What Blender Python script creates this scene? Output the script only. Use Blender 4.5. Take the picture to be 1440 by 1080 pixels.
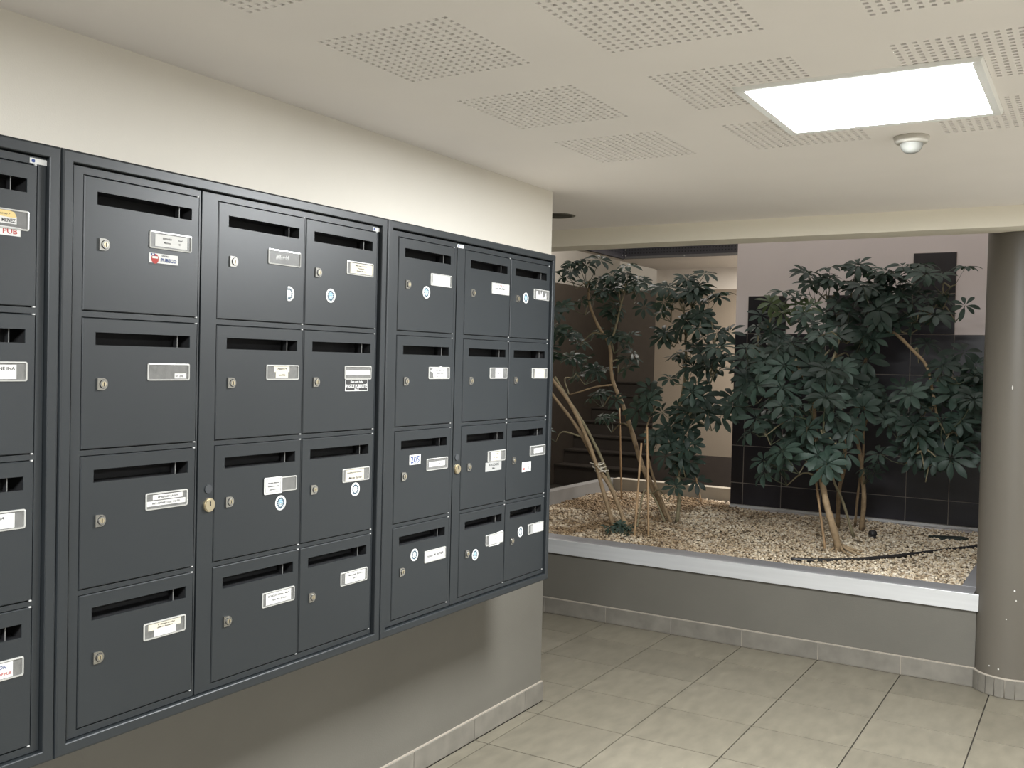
import bpy, bmesh, math, random
import numpy as np
from mathutils import Vector, Matrix

for o in list(bpy.data.objects):
    bpy.data.objects.remove(o)
scene = bpy.context.scene
COL = scene.collection
random.seed(7)
RNG = np.random.default_rng(11)

# ------------------------------------------------------------------ camera
F_PX, YAW, PITCH, ROLL = 1376.65, 0.5425, 0.0235, 0.0242
CAM = Vector((2.363, 0.0, 1.70))
fw = Vector((-math.sin(YAW), math.cos(YAW), 0))
rt = Vector((math.cos(YAW), math.sin(YAW), 0))
up = Vector((0, 0, 1))
f2 = math.cos(PITCH) * fw - math.sin(PITCH) * up
u2 = math.sin(PITCH) * fw + math.cos(PITCH) * up
r3 = math.cos(ROLL) * rt + math.sin(ROLL) * u2
u3 = -math.sin(ROLL) * rt + math.cos(ROLL) * u2
cam_data = bpy.data.cameras.new('camera')
cam_data.sensor_fit = 'HORIZONTAL'
cam_data.sensor_width = 36.0
cam_data.lens = F_PX / 1440 * 36.0
cam_data.clip_start = 0.02
cam_data.clip_end = 100
cam = bpy.data.objects.new('camera', cam_data)
COL.objects.link(cam)
cam.matrix_world = Matrix(((r3.x, u3.x, -f2.x, CAM.x), (r3.y, u3.y, -f2.y, CAM.y),
                           (r3.z, u3.z, -f2.z, CAM.z), (0, 0, 0, 1)))
scene.camera = cam


def at(px, py, y):
    """point on the sight line of a place in the picture, at depth y of the room"""
    dv = f2 + r3 * ((px - 720) / F_PX) - u3 * ((py - 540) / F_PX)
    return CAM + dv * ((y - CAM.y) / dv.y)


# ------------------------------------------------------------------ world, exposure
world = bpy.data.worlds.new('world')
scene.world = world
world.use_nodes = True
bg = world.node_tree.nodes['Background']
bg.inputs[0].default_value = (1.0, 0.97, 0.97, 1)
bg.inputs[1].default_value = 0.52
vs = scene.view_settings
vs.view_transform = 'Standard'
vs.look = 'None'
vs.gamma = 1
vs.use_curve_mapping = False
vs.exposure = 1.52
LAMP = 56.0        # emission of the lobby panels
HALL_FILL = 32.0    # emission of the added, unseen panels in hall and stairwell

# ------------------------------------------------------------------ materials
MATS = {}


def mat(name, col, rough=0.5, metal=0.0, spec=0.5, var=0.0, vscale=8.0, bump=0.0, bscale=60.0, stretch=None,
        per_object=0.0, per_island=None, emit=None, coat=0.0):
    if name in MATS:
        return MATS[name]
    m = bpy.data.materials.new(name)
    m.use_nodes = True
    nt = m.node_tree
    b = nt.nodes['Principled BSDF']
    b.inputs['Base Color'].default_value = (*col, 1)
    b.inputs['Roughness'].default_value = rough
    b.inputs['Metallic'].default_value = metal
    b.inputs['Specular IOR Level'].default_value = spec
    b.inputs['Coat Weight'].default_value = coat
    geo = nt.nodes.new('ShaderNodeNewGeometry')
    src = geo.outputs['Position']
    if stretch:
        mp = nt.nodes.new('ShaderNodeMapping')
        mp.inputs['Scale'].default_value = stretch
        nt.links.new(src, mp.inputs['Vector'])
        src = mp.outputs['Vector']
    if var > 0:
        n = nt.nodes.new('ShaderNodeTexNoise')
        n.inputs['Scale'].default_value = vscale
        n.inputs['Detail'].default_value = 5
        nt.links.new(src, n.inputs['Vector'])
        r = nt.nodes.new('ShaderNodeValToRGB')
        r.color_ramp.elements[0].position = 0.3
        r.color_ramp.elements[1].position = 0.72
        r.color_ramp.elements[0].color = (*[c * (1 - var) for c in col], 1)
        r.color_ramp.elements[1].color = (*[min(1, c * (1 + var)) for c in col], 1)
        nt.links.new(n.outputs['Fac'], r.inputs['Fac'])
        out = r.outputs['Color']
    else:
        rgb = nt.nodes.new('ShaderNodeRGB')
        rgb.outputs[0].default_value = (*col, 1)
        out = rgb.outputs[0]
    if per_island:
        r = nt.nodes.new('ShaderNodeValToRGB')
        els = r.color_ramp.elements
        while len(els) < len(per_island):
            els.new(0.5)
        for i, c in enumerate(per_island):
            els[i].position = i / max(1, len(per_island) - 1)
            els[i].color = (*c, 1)
        nt.links.new(geo.outputs['Random Per Island'], r.inputs['Fac'])
        out = r.outputs['Color']
    if per_object > 0:
        oi = nt.nodes.new('ShaderNodeObjectInfo')
        mr = nt.nodes.new('ShaderNodeMapRange')
        mr.inputs['To Min'].default_value = 1 - per_object
        mr.inputs['To Max'].default_value = 1 + per_object
        nt.links.new(oi.outputs['Random'], mr.inputs['Value'])
        hs = nt.nodes.new('ShaderNodeHueSaturation')
        nt.links.new(mr.outputs[0], hs.inputs['Value'])
        nt.links.new(out, hs.inputs['Color'])
        out = hs.outputs['Color']
    nt.links.new(out, b.inputs['Base Color'])
    if bump > 0:
        n = nt.nodes.new('ShaderNodeTexNoise')
        n.inputs['Scale'].default_value = bscale
        n.inputs['Detail'].default_value = 3
        nt.links.new(src, n.inputs['Vector'])
        bp = nt.nodes.new('ShaderNodeBump')
        bp.inputs['Strength'].default_value = bump
        bp.inputs['Distance'].default_value = 0.004
        nt.links.new(n.outputs['Fac'], bp.inputs['Height'])
        nt.links.new(bp.outputs['Normal'], b.inputs['Normal'])
    if emit:
        b.inputs['Emission Color'].default_value = (*emit[0], 1)
        b.inputs['Emission Strength'].default_value = emit[1]
    MATS[name] = m
    return m


CREAM = mat('cream_wall_paint', (0.715, 0.678, 0.605), 0.75, var=0.03, vscale=1.5, bump=0.12, bscale=220)
WHITEL = mat('white_wall_paint', (0.88, 0.85, 0.79), 0.75)
CEILW = mat('ceiling_paint', (0.945, 0.905, 0.875), 0.8, var=0.02, vscale=2)
WHITEW = mat('pale_wall_paint', (0.76, 0.70, 0.685), 0.75, var=0.03, vscale=2)
BEIGEW = mat('beige_wall_paint', (0.25, 0.212, 0.162), 0.7, var=0.05, vscale=2)
TAUPE = mat('taupe_wall_paint', (0.108, 0.101, 0.085), 0.55, var=0.06, vscale=2.5, bump=0.1, bscale=150)
TAUPE_COL = mat('taupe_gloss_paint', (0.110, 0.098, 0.080), 0.42, spec=0.35, var=0.08, vscale=3, stretch=(1, 1, 0.2))
BROWNW = mat('dark_brown_wall_paint', (0.115, 0.095, 0.075), 0.7, var=0.06)
PLINTHD = mat('dark_plinth', (0.045, 0.036, 0.030), 0.6, var=0.1)
FLOORT = mat('floor_tile_ceramic', (0.164, 0.147, 0.110), 0.45, var=0.13, vscale=9, stretch=(2.0, 0.8, 1), per_object=0.07,
             bump=0.05, bscale=40)
GROUT = mat('dark_grout', (0.028, 0.024, 0.018), 0.9, var=0.1)
SKIRT = mat('skirting_tile_ceramic', (0.155, 0.143, 0.120), 0.5, var=0.16, vscale=12, per_object=0.06)
GROUTL = mat('light_grout', (0.31, 0.275, 0.225), 0.9, var=0.08)
BLACKT = mat('black_glazed_tile', (0.018, 0.017, 0.022), 0.33, var=0.25, vscale=6, per_object=0.2)
GROUTG = mat('grey_tile_grout', (0.33, 0.29, 0.25), 0.9)
ALU = mat('brushed_aluminium', (0.56, 0.565, 0.565), 0.36, metal=0.3, var=0.05, vscale=6, stretch=(0.4, 8, 8))
ALUTOP = mat('grey_coping_metal', (0.30, 0.30, 0.31), 0.45, metal=0.3, var=0.06, vscale=5)
PAINT = mat('anthracite_powder_coat', (0.0145, 0.0172, 0.0192), 0.40, spec=0.42, var=0.05, vscale=3, bump=0.05, bscale=500)
DARKGAP = mat('dark_cavity', (0.0025, 0.0025, 0.003), 0.8)
INNER = mat('letterbox_inside', (0.008, 0.008, 0.009), 0.6)
CHROME = mat('satin_chrome', (0.32, 0.315, 0.295), 0.25, metal=0.9)
BRASS = mat('pale_brass', (0.46, 0.40, 0.28), 0.35, metal=0.85)
RIM = mat('silvery_plastic_rim', (0.42, 0.42, 0.40), 0.22, metal=0.35)
HBACK = mat('holder_back_plastic', (0.11, 0.11, 0.105), 0.35, var=0.2, vscale=60)
PAPER = mat('white_paper', (0.50, 0.495, 0.475), 0.7)
PAPERC = mat('cream_paper', (0.50, 0.465, 0.375), 0.7)
PAPERY = mat('yellow_paper', (0.52, 0.40, 0.17), 0.7)
PAPERG = mat('grey_paper', (0.26, 0.26, 0.25), 0.6)
INK = mat('black_ink', (0.012, 0.012, 0.014), 0.7)
INKR = mat('red_ink', (0.28, 0.025, 0.02), 0.7)
INKB = mat('blue_ink', (0.012, 0.035, 0.14), 0.7)
SKY = mat('sticker_sky_blue', (0.13, 0.29, 0.40), 0.5)
TEAL = mat('sticker_dark_teal', (0.010, 0.045, 0.075), 0.5)
BLKST = mat('black_sticker', (0.015, 0.015, 0.015), 0.5)
WHTINK = mat('white_ink', (0.50, 0.50, 0.49), 0.6)
NUB = mat('white_plastic', (0.36, 0.36, 0.35), 0.4)
LEAF = mat('leaf_green', (0.036, 0.062, 0.048), 0.5, spec=0.4, per_object=0.40, var=0.2, vscale=14)
LEAFY = mat('young_leaf_green', (0.075, 0.11, 0.045), 0.42, per_object=0.25)
for _m, _c in ((LEAF, (0.05, 0.085, 0.045, 1)), (LEAFY, (0.12, 0.17, 0.05, 1))):      # leaves let some light through
    _nt = _m.node_tree
    _tr = _nt.nodes.new('ShaderNodeBsdfTranslucent')
    _tr.inputs['Color'].default_value = _c
    _ms = _nt.nodes.new('ShaderNodeMixShader')
    _ms.inputs[0].default_value = 0.28
    _nt.links.new(_nt.nodes['Principled BSDF'].outputs[0], _ms.inputs[1])
    _nt.links.new(_tr.outputs[0], _ms.inputs[2])
    _nt.links.new(_ms.outputs[0], _nt.nodes['Material Output'].inputs['Surface'])
BARK = mat('plant_bark', (0.30, 0.215, 0.125), 0.75, var=0.25, vscale=30, bump=0.4, bscale=80)
BARKG = mat('green_grey_bark', (0.23, 0.20, 0.12), 0.75, var=0.25, vscale=30)
STEMG = mat('petiole_green', (0.075, 0.085, 0.045), 0.6)
CANE = mat('bamboo_cane', (0.36, 0.235, 0.125), 0.6, var=0.15, vscale=20)
STRING = mat('white_string', (0.70, 0.66, 0.55), 0.8)
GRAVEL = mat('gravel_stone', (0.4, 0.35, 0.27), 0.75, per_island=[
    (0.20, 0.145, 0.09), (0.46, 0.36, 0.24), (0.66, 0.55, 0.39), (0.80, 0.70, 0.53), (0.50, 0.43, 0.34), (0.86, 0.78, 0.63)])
_nt = GRAVEL.node_tree                       # brown leaf litter and dirt among the stones, with left-side shade painted in
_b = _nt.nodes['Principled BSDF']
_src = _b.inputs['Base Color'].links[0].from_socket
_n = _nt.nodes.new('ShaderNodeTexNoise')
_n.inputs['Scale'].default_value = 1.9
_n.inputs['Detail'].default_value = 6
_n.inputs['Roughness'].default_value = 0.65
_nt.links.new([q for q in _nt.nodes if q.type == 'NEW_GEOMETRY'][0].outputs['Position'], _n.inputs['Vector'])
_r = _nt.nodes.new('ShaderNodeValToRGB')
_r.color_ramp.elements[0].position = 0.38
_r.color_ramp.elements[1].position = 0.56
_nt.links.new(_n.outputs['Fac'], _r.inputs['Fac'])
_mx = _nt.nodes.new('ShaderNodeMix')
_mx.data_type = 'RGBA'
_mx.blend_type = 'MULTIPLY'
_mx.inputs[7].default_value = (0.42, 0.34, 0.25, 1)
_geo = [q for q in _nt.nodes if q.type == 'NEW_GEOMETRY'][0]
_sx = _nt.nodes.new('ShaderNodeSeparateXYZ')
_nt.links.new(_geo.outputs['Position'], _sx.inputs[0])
_mr = _nt.nodes.new('ShaderNodeMapRange')      # browning fades to the right, painting in the light that falls there
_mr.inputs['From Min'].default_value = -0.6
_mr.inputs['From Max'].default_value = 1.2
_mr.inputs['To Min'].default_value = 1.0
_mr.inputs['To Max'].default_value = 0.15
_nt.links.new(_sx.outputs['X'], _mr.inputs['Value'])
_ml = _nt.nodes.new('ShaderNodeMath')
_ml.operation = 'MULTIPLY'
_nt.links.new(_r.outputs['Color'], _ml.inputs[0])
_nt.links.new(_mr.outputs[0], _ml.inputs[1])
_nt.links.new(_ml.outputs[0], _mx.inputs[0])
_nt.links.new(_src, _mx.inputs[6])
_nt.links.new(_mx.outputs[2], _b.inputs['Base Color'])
SOIL = mat('gravel_bed_soil', (0.17, 0.135, 0.09), 0.9, var=0.5, vscale=70)
RUBBER = mat('black_rubber', (0.022, 0.021, 0.022), 0.5)
MESHM = mat('dark_perforated_metal', (0.085, 0.085, 0.098), 0.5, metal=0.4, var=0.1, vscale=20)
WHITEP = mat('white_lamp_plastic', (0.55, 0.525, 0.47), 0.35)
STEPM = mat('dark_stair_stone', (0.045, 0.037, 0.030), 0.6, var=0.1)
GLOWL = mat('lamp_diffuser', (0.9, 0.9, 0.88), 0.5, emit=((0.95, 0.98, 1.0), LAMP))
GLOWH = mat('hall_fill_diffuser', (0.9, 0.9, 0.88), 0.5, emit=((1.0, 0.94, 0.88), HALL_FILL))
PANE = bpy.data.materials.new('clear_pane')
PANE.use_nodes = True
_nt = PANE.node_tree
_nt.nodes.remove(_nt.nodes['Principled BSDF'])
_t = _nt.nodes.new('ShaderNodeBsdfTransparent')
_g = _nt.nodes.new('ShaderNodeBsdfGlossy')
_g.inputs['Roughness'].default_value = 0.12
_mx = _nt.nodes.new('ShaderNodeMixShader')
_mx.inputs[0].default_value = 0.05
_nt.links.new(_t.outputs[0], _mx.inputs[1])
_nt.links.new(_g.outputs[0], _mx.inputs[2])
_nt.links.new(_mx.outputs[0], _nt.nodes['Material Output'].inputs[0])

# ------------------------------------------------------------------ mesh helpers


class MB:
    def __init__(self):
        self.v, self.f, self.m = [], [], []
        self.smooth = set()

    def quad(self, pts, mi=0):
        n = len(self.v)
        self.v += [tuple(p) for p in pts]
        self.f.append(tuple(range(n, n + len(pts))))
        self.m.append(mi)

    def box(self, x0, x1, y0, y1, z0, z1, mi=0):
        n = len(self.v)
        self.v += [(x0, y0, z0), (x1, y0, z0), (x1, y1, z0), (x0, y1, z0), (x0, y0, z1), (x1, y0, z1), (x1, y1, z1), (x0, y1, z1)]
        for q in ((0, 3, 2, 1), (4, 5, 6, 7), (0, 1, 5, 4), (1, 2, 6, 5), (2, 3, 7, 6), (3, 0, 4, 7)):
            self.f.append(tuple(n + i for i in q))
            self.m.append(mi)

    def prism(self, poly, axis, a, b, mi=0):
        """extrude a 2-D outline; axis x: poly (y,z), axis y: poly (x,z), axis z: poly (x,y)"""
        def P(q, t):
            return {'x': (t, q[0], q[1]), 'y': (q[0], t, q[1]), 'z': (q[0], q[1], t)}[axis]
        n = len(self.v)
        k = len(poly)
        self.v += [P(q, a) for q in poly] + [P(q, b) for q in poly]
        self.f.append(tuple(n + i for i in range(k))[::-1])
        self.f.append(tuple(n + k + i for i in range(k)))
        self.m += [mi, mi]
        for i in range(k):
            j = (i + 1) % k
            self.f.append((n + i, n + j, n + k + j, n + k + i))
            self.m.append(mi)

    def tube(self, pts, rad, seg=7, mi=0, cap=True):
        pts = [Vector(p) for p in pts]
        if not hasattr(rad, '__len__'):
            rad = [rad] * len(pts)
        n0 = len(self.v)
        ref = Vector((0.31, 0.17, 0.93)).normalized()
        for i, p in enumerate(pts):
            t = (pts[min(i + 1, len(pts) - 1)] - pts[max(i - 1, 0)]).normalized()
            rf = ref if abs(t.dot(ref)) < 0.93 else Vector((1, 0, 0))
            a = t.cross(rf).normalized()
            b = t.cross(a)
            for s in range(seg):
                th = 2 * math.pi * s / seg
                self.v.append(tuple(p + (a * math.cos(th) + b * math.sin(th)) * rad[i]))
        for i in range(len(pts) - 1):
            for s in range(seg):
                s2 = (s + 1) % seg
                self.smooth.add(len(self.f))
                self.f.append((n0 + i * seg + s, n0 + i * seg + s2, n0 + (i + 1) * seg + s2, n0 + (i + 1) * seg + s))
                self.m.append(mi)
        if cap:
            self.f.append(tuple(n0 + s for s in range(seg))[::-1])
            e = n0 + (len(pts) - 1) * seg
            self.f.append(tuple(e + s for s in range(seg)))
            self.m += [mi, mi]

    def lathe(self, prof, cx, cy, seg=40, mi=0):
        """profile of (r, z) around a vertical axis"""
        n0 = len(self.v)
        for r, z in prof:
            for s in range(seg):
                th = 2 * math.pi * s / seg
                self.v.append((cx + r * math.cos(th), cy + r * math.sin(th), z))
        for i in range(len(prof) - 1):
            for s in range(seg):
                s2 = (s + 1) % seg
                self.smooth.add(len(self.f))
                self.f.append((n0 + i * seg + s, n0 + i * seg + s2, n0 + (i + 1) * seg + s2, n0 + (i + 1) * seg + s))
                self.m.append(mi)

    def mesh(self, name, mats):
        me = bpy.data.meshes.new(name)
        me.from_pydata(self.v, [], self.f)
        for mm in (mats if isinstance(mats, (list, tuple)) else [mats]):
            me.materials.append(mm)
        me.polygons.foreach_set('material_index', self.m)
        if self.smooth:
            sm = [i in self.smooth for i in range(len(self.f))]
            me.polygons.foreach_set('use_smooth', sm)
        me.update()
        bm = bmesh.new()
        bm.from_mesh(me)
        bmesh.ops.recalc_face_normals(bm, faces=bm.faces)
        bm.to_mesh(me)
        bm.free()
        return me


def link(name, me, parent=None, loc=(0, 0, 0)):
    o = bpy.data.objects.new(name, me)
    COL.objects.link(o)
    o.location = loc
    if parent:
        o.parent = parent
    return o


def empty(name, loc, label=None, cat=None, group=None):
    o = bpy.data.objects.new(name, None)
    COL.objects.link(o)
    o.location = loc
    o.empty_display_size = 0.05
    if label:
        tag(o, label, cat, group)
    return o


def tag(o, label, cat, group=None):
    o['label'] = label
    o['category'] = cat
    if group:
        o['group'] = group
    return o


def struct(o, label=None):
    o['kind'] = 'structure'
    if label:
        o['label'] = label
    return o


def bevel_mesh(me, w, seg=2):
    bm = bmesh.new()
    bm.from_mesh(me)
    bmesh.ops.remove_doubles(bm, verts=bm.verts, dist=1e-5)
    bmesh.ops.bevel(bm, geom=list(bm.edges), offset=w, segments=seg, affect='EDGES', profile=0.5)
    bm.to_mesh(me)
    bm.free()
    return me


# ------------------------------------------------------------------ dimensions
H = 2.543          # lobby ceiling
YC = 4.267         # end of the letterbox wall
YP = 5.805         # face of the planter wall
YB0, YB1, ZB = 5.512, 5.742, 2.436   # ceiling beam
YW = 8.22          # black tiled wall
TX0, TPX = 0.083, 0.4555
TY0, TPY = 5.435, 0.4457

# ------------------------------------------------------------------ setting: floor
fl = MB()
fl.box(-4.6, 6.2, -3.2, 5.80, -0.12, -0.0065)
fl.box(-6.5, 2.3, 5.80, 16.2, -0.12, -0.0065)
floor = struct(link('floor', fl.mesh('floor', GROUT)), 'beige-grey ceramic tiled lobby floor')
tile_meshes = {}


def tile_mesh(w, l):
    k = (round(w, 4), round(l, 4))
    if k not in tile_meshes:
        m = MB()
        c, z0 = 0.0002, -0.012
        o4 = [(0, 0), (w, 0), (w, l), (0, l)]
        i4 = [(c, c), (w - c, c), (w - c, l - c), (c, l - c)]
        m.quad([(x, y, 0) for x, y in i4])
        for a in range(4):
            b = (a + 1) % 4
            m.quad([(*o4[a], -c), (*o4[b], -c), (*i4[b], 0), (*i4[a], 0)])
            m.quad([(*o4[a], z0), (*o4[b], z0), (*o4[b], -c), (*o4[a], -c)])
        tile_meshes[k] = m.mesh('floor_tile', FLOORT)
    return tile_meshes[k]


G = 0.0031
for ix in range(-4, 10):
    for iy in range(-1, 12):
        x0, x1 = TX0 + ix * TPX + G, TX0 + (ix + 1) * TPX - G
        y1 = min(TY0 - iy * TPY - G, YP - 0.012)
        y0 = TY0 - (iy + 1) * TPY + G
        if x0 < 0.012 and y0 < YC + 0.012:           # under or beside the letterbox wall
            if x1 > 0.03:
                x0a = 0.014
                if y1 > YC + 0.03:
                    if y0 < YC - 0.05:
                        link('floor_tile', tile_mesh(x1 - x0a, YC + 0.01 - y0), floor, (x0a, y0, 0))
                        link('floor_tile', tile_mesh(x1 - x0, y1 - YC - 0.014), floor, (x0, YC + 0.014, 0))
                    else:
                        link('floor_tile', tile_mesh(x1 - x0, y1 - YC - 0.014), floor, (x0, YC + 0.014, 0))
                else:
                    link('floor_tile', tile_mesh(x1 - x0a, y1 - y0), floor, (x0a, y0, 0))
                continue
            if y1 < YC + 0.03:
                continue
            y0 = YC + 0.014
        link('floor_tile', tile_mesh(x1 - x0, y1 - y0), floor, (x0, y0, 0))

# ------------------------------------------------------------------ setting: walls
m = MB()
m.box(-4.6, 0, -3.2, YC, -0.1, 1.35, 1)
m.box(-4.6, 0, -3.2, YC, 1.35, 3.0, 0)
struct(link('wall_left', m.mesh('wall_left', [CREAM, TAUPE])), 'cream wall above and taupe below, behind the letterboxes')
m = MB()
m.box(6.0, 6.2, -3.2, 5.8, -0.1, 3.0)
struct(link('wall_right', m.mesh('wall_right', WHITEL)))
m = MB()
m.box(-0.1, 6.0, -3.4, -3.0, -0.1, 3.0)
struct(link('wall_back', m.mesh('wall_back', WHITEL)))
m = MB()
m.box(2.16, 6.2, YP, 6.0, -0.1, 3.0)
struct(link('wall_front', m.mesh('wall_front', WHITEL)))
m = MB()
m.box(-4.8, -4.6, YC - 0.5, 16.2, -0.1, 5.0)
struct(link('wall_corridor', m.mesh('wall_corridor', CREAM)))

# skirting along the letterbox wall
bb = MB()
bb.box(0.0, 0.0075, -3.0, YC + 0.0075, 0.0, 0.1015)
bb.box(-1.5, 0.0, YC, YC + 0.0075, 0.0, 0.1015)
base_left = struct(link('baseboard_left', bb.mesh('baseboard_left', GROUTL)), 'grey tiled skirting under the letterboxes')


def skirt_piece(parent, x0, x1, y0, y1, z0, z1):
    mm = MB()
    mm.box(0, x1 - x0, 0, y1 - y0, 0, z1 - z0)
    me = mm.mesh('skirting_tile', SKIRT)
    bevel_mesh(me, 0.0012, 1)
    return link('skirting_tile', me, parent, (x0, y0, z0))


sk = YC + 0.009
edges = [sk, 4.098, 3.652, 3.20, 2.755, 2.31, 1.86, 1.41, 0.96]
for a, b in zip(edges[:-1], edges[1:]):
    skirt_piece(base_left, 0.002, 0.011, b + 0.002, a - 0.002 if a != sk else a, 0.003, 0.097)
for k in range(3):
    skirt_piece(base_left, -0.45 * (k + 1) + 0.002, -0.45 * k - 0.002, YC + 0.002, YC + 0.011, 0.003, 0.097)

# ------------------------------------------------------------------ setting: perforated ceiling
PX, PY, PS = [0.530, 1.190, 1.860, 2.525], [1.322, 1.985, 2.648, 3.306], 0.42
xs = sorted([-4.6, 6.2] + PX + [p + PS for p in PX])
c = MB()
c.box(-4.6, PX[0] - 0.03, -3.2, YB0 + 0.02, H, H + 0.2)
c.box(PX[-1] + PS + 0.03, 6.2, -3.2, YB0 + 0.02, H, H + 0.2)
zmid = H
for i in range(4):
    x0, x1 = PX[i], PX[i] + PS
    dy = 0.021 * i
    nx = PX[i + 1] if i < 3 else PX[-1] + PS + 0.03
    c.quad([(x1, -3.2, H), (nx, -3.2, H), (nx, YB0 + 0.02, H), (x1, YB0 + 0.02, H)])
    ys = [-3.2]
    for y in PY:
        ys += [y + dy, y + dy + PS]
    ys.append(YB0 + 0.02)
    for k in range(0, len(ys), 2):
        c.quad([(x0, ys[k], H), (x1, ys[k], H), (x1, ys[k + 1], H), (x0, ys[k + 1], H)])
c.quad([(PX[0] - 0.03, -3.2, H), (PX[0], -3.2, H), (PX[0], YB0 + 0.02, H), (PX[0] - 0.03, YB0 + 0.02, H)])
c.box(PX[0] - 0.05, PX[-1] + PS + 0.05, -3.2, YB0 + 0.02, H + 0.06, H + 0.2)
ceiling = struct(link('ceiling', c.mesh('ceiling', CEILW)), 'pale ceiling with squares of small perforations')
NH = 16
pt = PS / (NH - 0.5)
hs = pt * 0.5
lines = []
for i in range(NH):
    lines += [i * pt, i * pt + hs]
p_ = MB()
n = len(lines)
for i in range(n - 1):
    for j in range(n - 1):
        if i % 2 == 0 and j % 2 == 0:
            a0, a1, b0, b1, dz = lines[i], lines[i + 1], lines[j], lines[j + 1], 0.013
            p_.quad([(a0, b0, dz), (a1, b0, dz), (a1, b1, dz), (a0, b1, dz)], 1)
            p_.quad([(a0, b0, 0), (a1, b0, 0), (a1, b0, dz), (a0, b0, dz)])
            p_.quad([(a0, b1, 0), (a1, b1, 0), (a1, b1, dz), (a0, b1, dz)])
            p_.quad([(a0, b0, 0), (a0, b1, 0), (a0, b1, dz), (a0, b0, dz)])
            p_.quad([(a1, b0, 0), (a1, b1, 0), (a1, b1, dz), (a1, b0, dz)])
        else:
            p_.quad([(lines[i], lines[j], 0), (lines[i + 1], lines[j], 0), (lines[i + 1], lines[j + 1], 0), (lines[i], lines[j + 1], 0)])
pm = p_.mesh('perforated_field', [CEILW, mat('acoustic_felt', (0.13, 0.12, 0.11), 0.9)])
for i, x in enumerate(PX):
    for y in PY:
        link('perforated_field', pm, ceiling, (x, y + 0.021 * i, H))

m = MB()
m.box(-4.6, 6.2, YB0, YB1, ZB, 5.0)
struct(link('ceiling_beam', m.mesh('ceiling_beam', mat('cream_beam_paint', (0.92, 0.875, 0.76), 0.75))), 'cream beam crossing the ceiling in front of the planter')

# ------------------------------------------------------------------ setting: stair hall and light well
m = MB()
m.box(-0.362, 2.3, YW + 0.012, YW + 0.2, 0.30, 5.0)
wall_t = struct(link('wall_tiled', m.mesh('wall_tiled', WHITEW)), 'pale wall with a stepped field of black tiles behind the plants')
tcols = [(-0.362, -0.2535, 1.985), (-0.2535, 0.075, 2.303), (0.075, 0.404, 1.985), (0.404, 0.733, 2.303), (0.733, 1.061, 2.303),
         (1.061, 1.374, 2.622), (1.374, 1.70, 1.985), (1.70, 2.03, 1.985)]
trows = [0.512, 0.700, 1.021, 1.343, 1.664, 1.985, 2.303, 2.622]
g = MB()
for x0, x1, zt in tcols:
    g.box(x0, x1, YW + 0.004, YW + 0.0125, trows[0], zt)
link('tile_grout', g.mesh('tile_grout', GROUTG), wall_t)
bt = {}
for x0, x1, zt in tcols:
    for z0, z1 in zip(trows[:-1], trows[1:]):
        if z1 > zt + 0.01:
            continue
        k = (round(x1 - x0, 3), round(z1 - z0, 3))
        if k not in bt:
            mm = MB()
            w, h, q = k[0], k[1], 0.0028
            mm.box(q, w - q, 0, 0.012, q, h - q)
            bt[k] = bevel_mesh(mm.mesh('wall_tile', BLACKT), 0.0012, 1)
        link('wall_tile', bt[k], wall_t, (x0, YW - 0.001, z0))
m = MB()
m.box(-0.362, 2.1, YW - 0.010, YW + 0.012, 0.488, 0.510)
struct(link('trim_1', m.mesh('trim_1', ALU)), 'aluminium strip under the black tiles')
m = MB()
m.box(2.10, 2.3, YP + 0.2, YW, 0.0, 5.0)
struct(link('wall_lightwell', m.mesh('wall_lightwell', WHITEW)))

ZS = 2.72
m = MB()                                     # upper floor slab behind the light well
m.box(-1.90, 2.3, 8.74, 10.28, ZS + 0.03, 3.0)
m.box(-1.90, -1.68, YB1, 8.74, ZS + 0.03, 3.0)
struct(link('ceiling_hall', m.mesh('ceiling_hall', CREAM)), 'ceiling of the stair hall')
m = MB()
m.box(-4.8, -1.66, YB1, 14.4, 5.0, 5.2)
m.box(-1.66, 2.3, 8.30, 14.4, 5.0, 5.2)
struct(link('ceiling_sky_block', m.mesh('ceiling_sky_block', CREAM)))  # unseen cover added to stop world light flooding the stairwell
YH = 10.13
m = MB()
m.box(-1.905, 2.3, YH, YH + 0.15, 2.521, 5.0, 0)
m.box(-1.905, 2.3, YH, YH + 0.15, 0.73, 2.521, 1)
m.box(-1.905, 2.3, YH - 0.01, YH + 0.15, 0.0, 0.73, 2)
struct(link('wall_hall', m.mesh('wall_hall', [CREAM, BEIGEW, PLINTHD])), 'two-tone wall of the stair hall')
m = MB()
m.box(-4.62, -1.9, 14.0, 14.4, 2.84, 5.0, 0)
m.box(-4.62, -1.9, 14.0, 14.4, 0.0, 2.84, 1)
m.box(-4.60, -4.16, 7.0, 14.0, 0.0, 2.80, 1)
m.box(-4.60, -4.16, 7.0, 14.0, 2.80, 5.0, 0)
struct(link('wall_stairwell', m.mesh('wall_stairwell', [CREAM, BROWNW])), 'two-tone stairwell wall, cream over dark brown')
m = MB()
m.box(-1.905, -1.75, YH + 0.15, 14.0, 0.0, 5.0)
struct(link('wall_stair_side', m.mesh('wall_stair_side', BROWNW)))

# stairs
st = empty('staircase', (-3.0, 12.0, 0), 'dark stone steps rising behind the planter at left', 'staircase')
for i in range(7):
    mm = MB()
    mm.box(-1.15, 1.08, 0, 0.30, 0, 0.19 * (i + 1) - 0.02 + 0.09)
    mm.box(-1.15, 1.08, -0.015, 0.30, 0.19 * (i + 1) - 0.02 + 0.09, 0.19 * (i + 1) + 0.09)
    link('step', mm.mesh('step', STEPM), st, (0, 0.28 * i, 0))

# perforated balustrade hanging round the light well
bal = empty('balustrade_panel', (-1.65, 8.7, 2.715), 'dark perforated metal balustrade hanging above the planter', 'balustrade')


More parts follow.
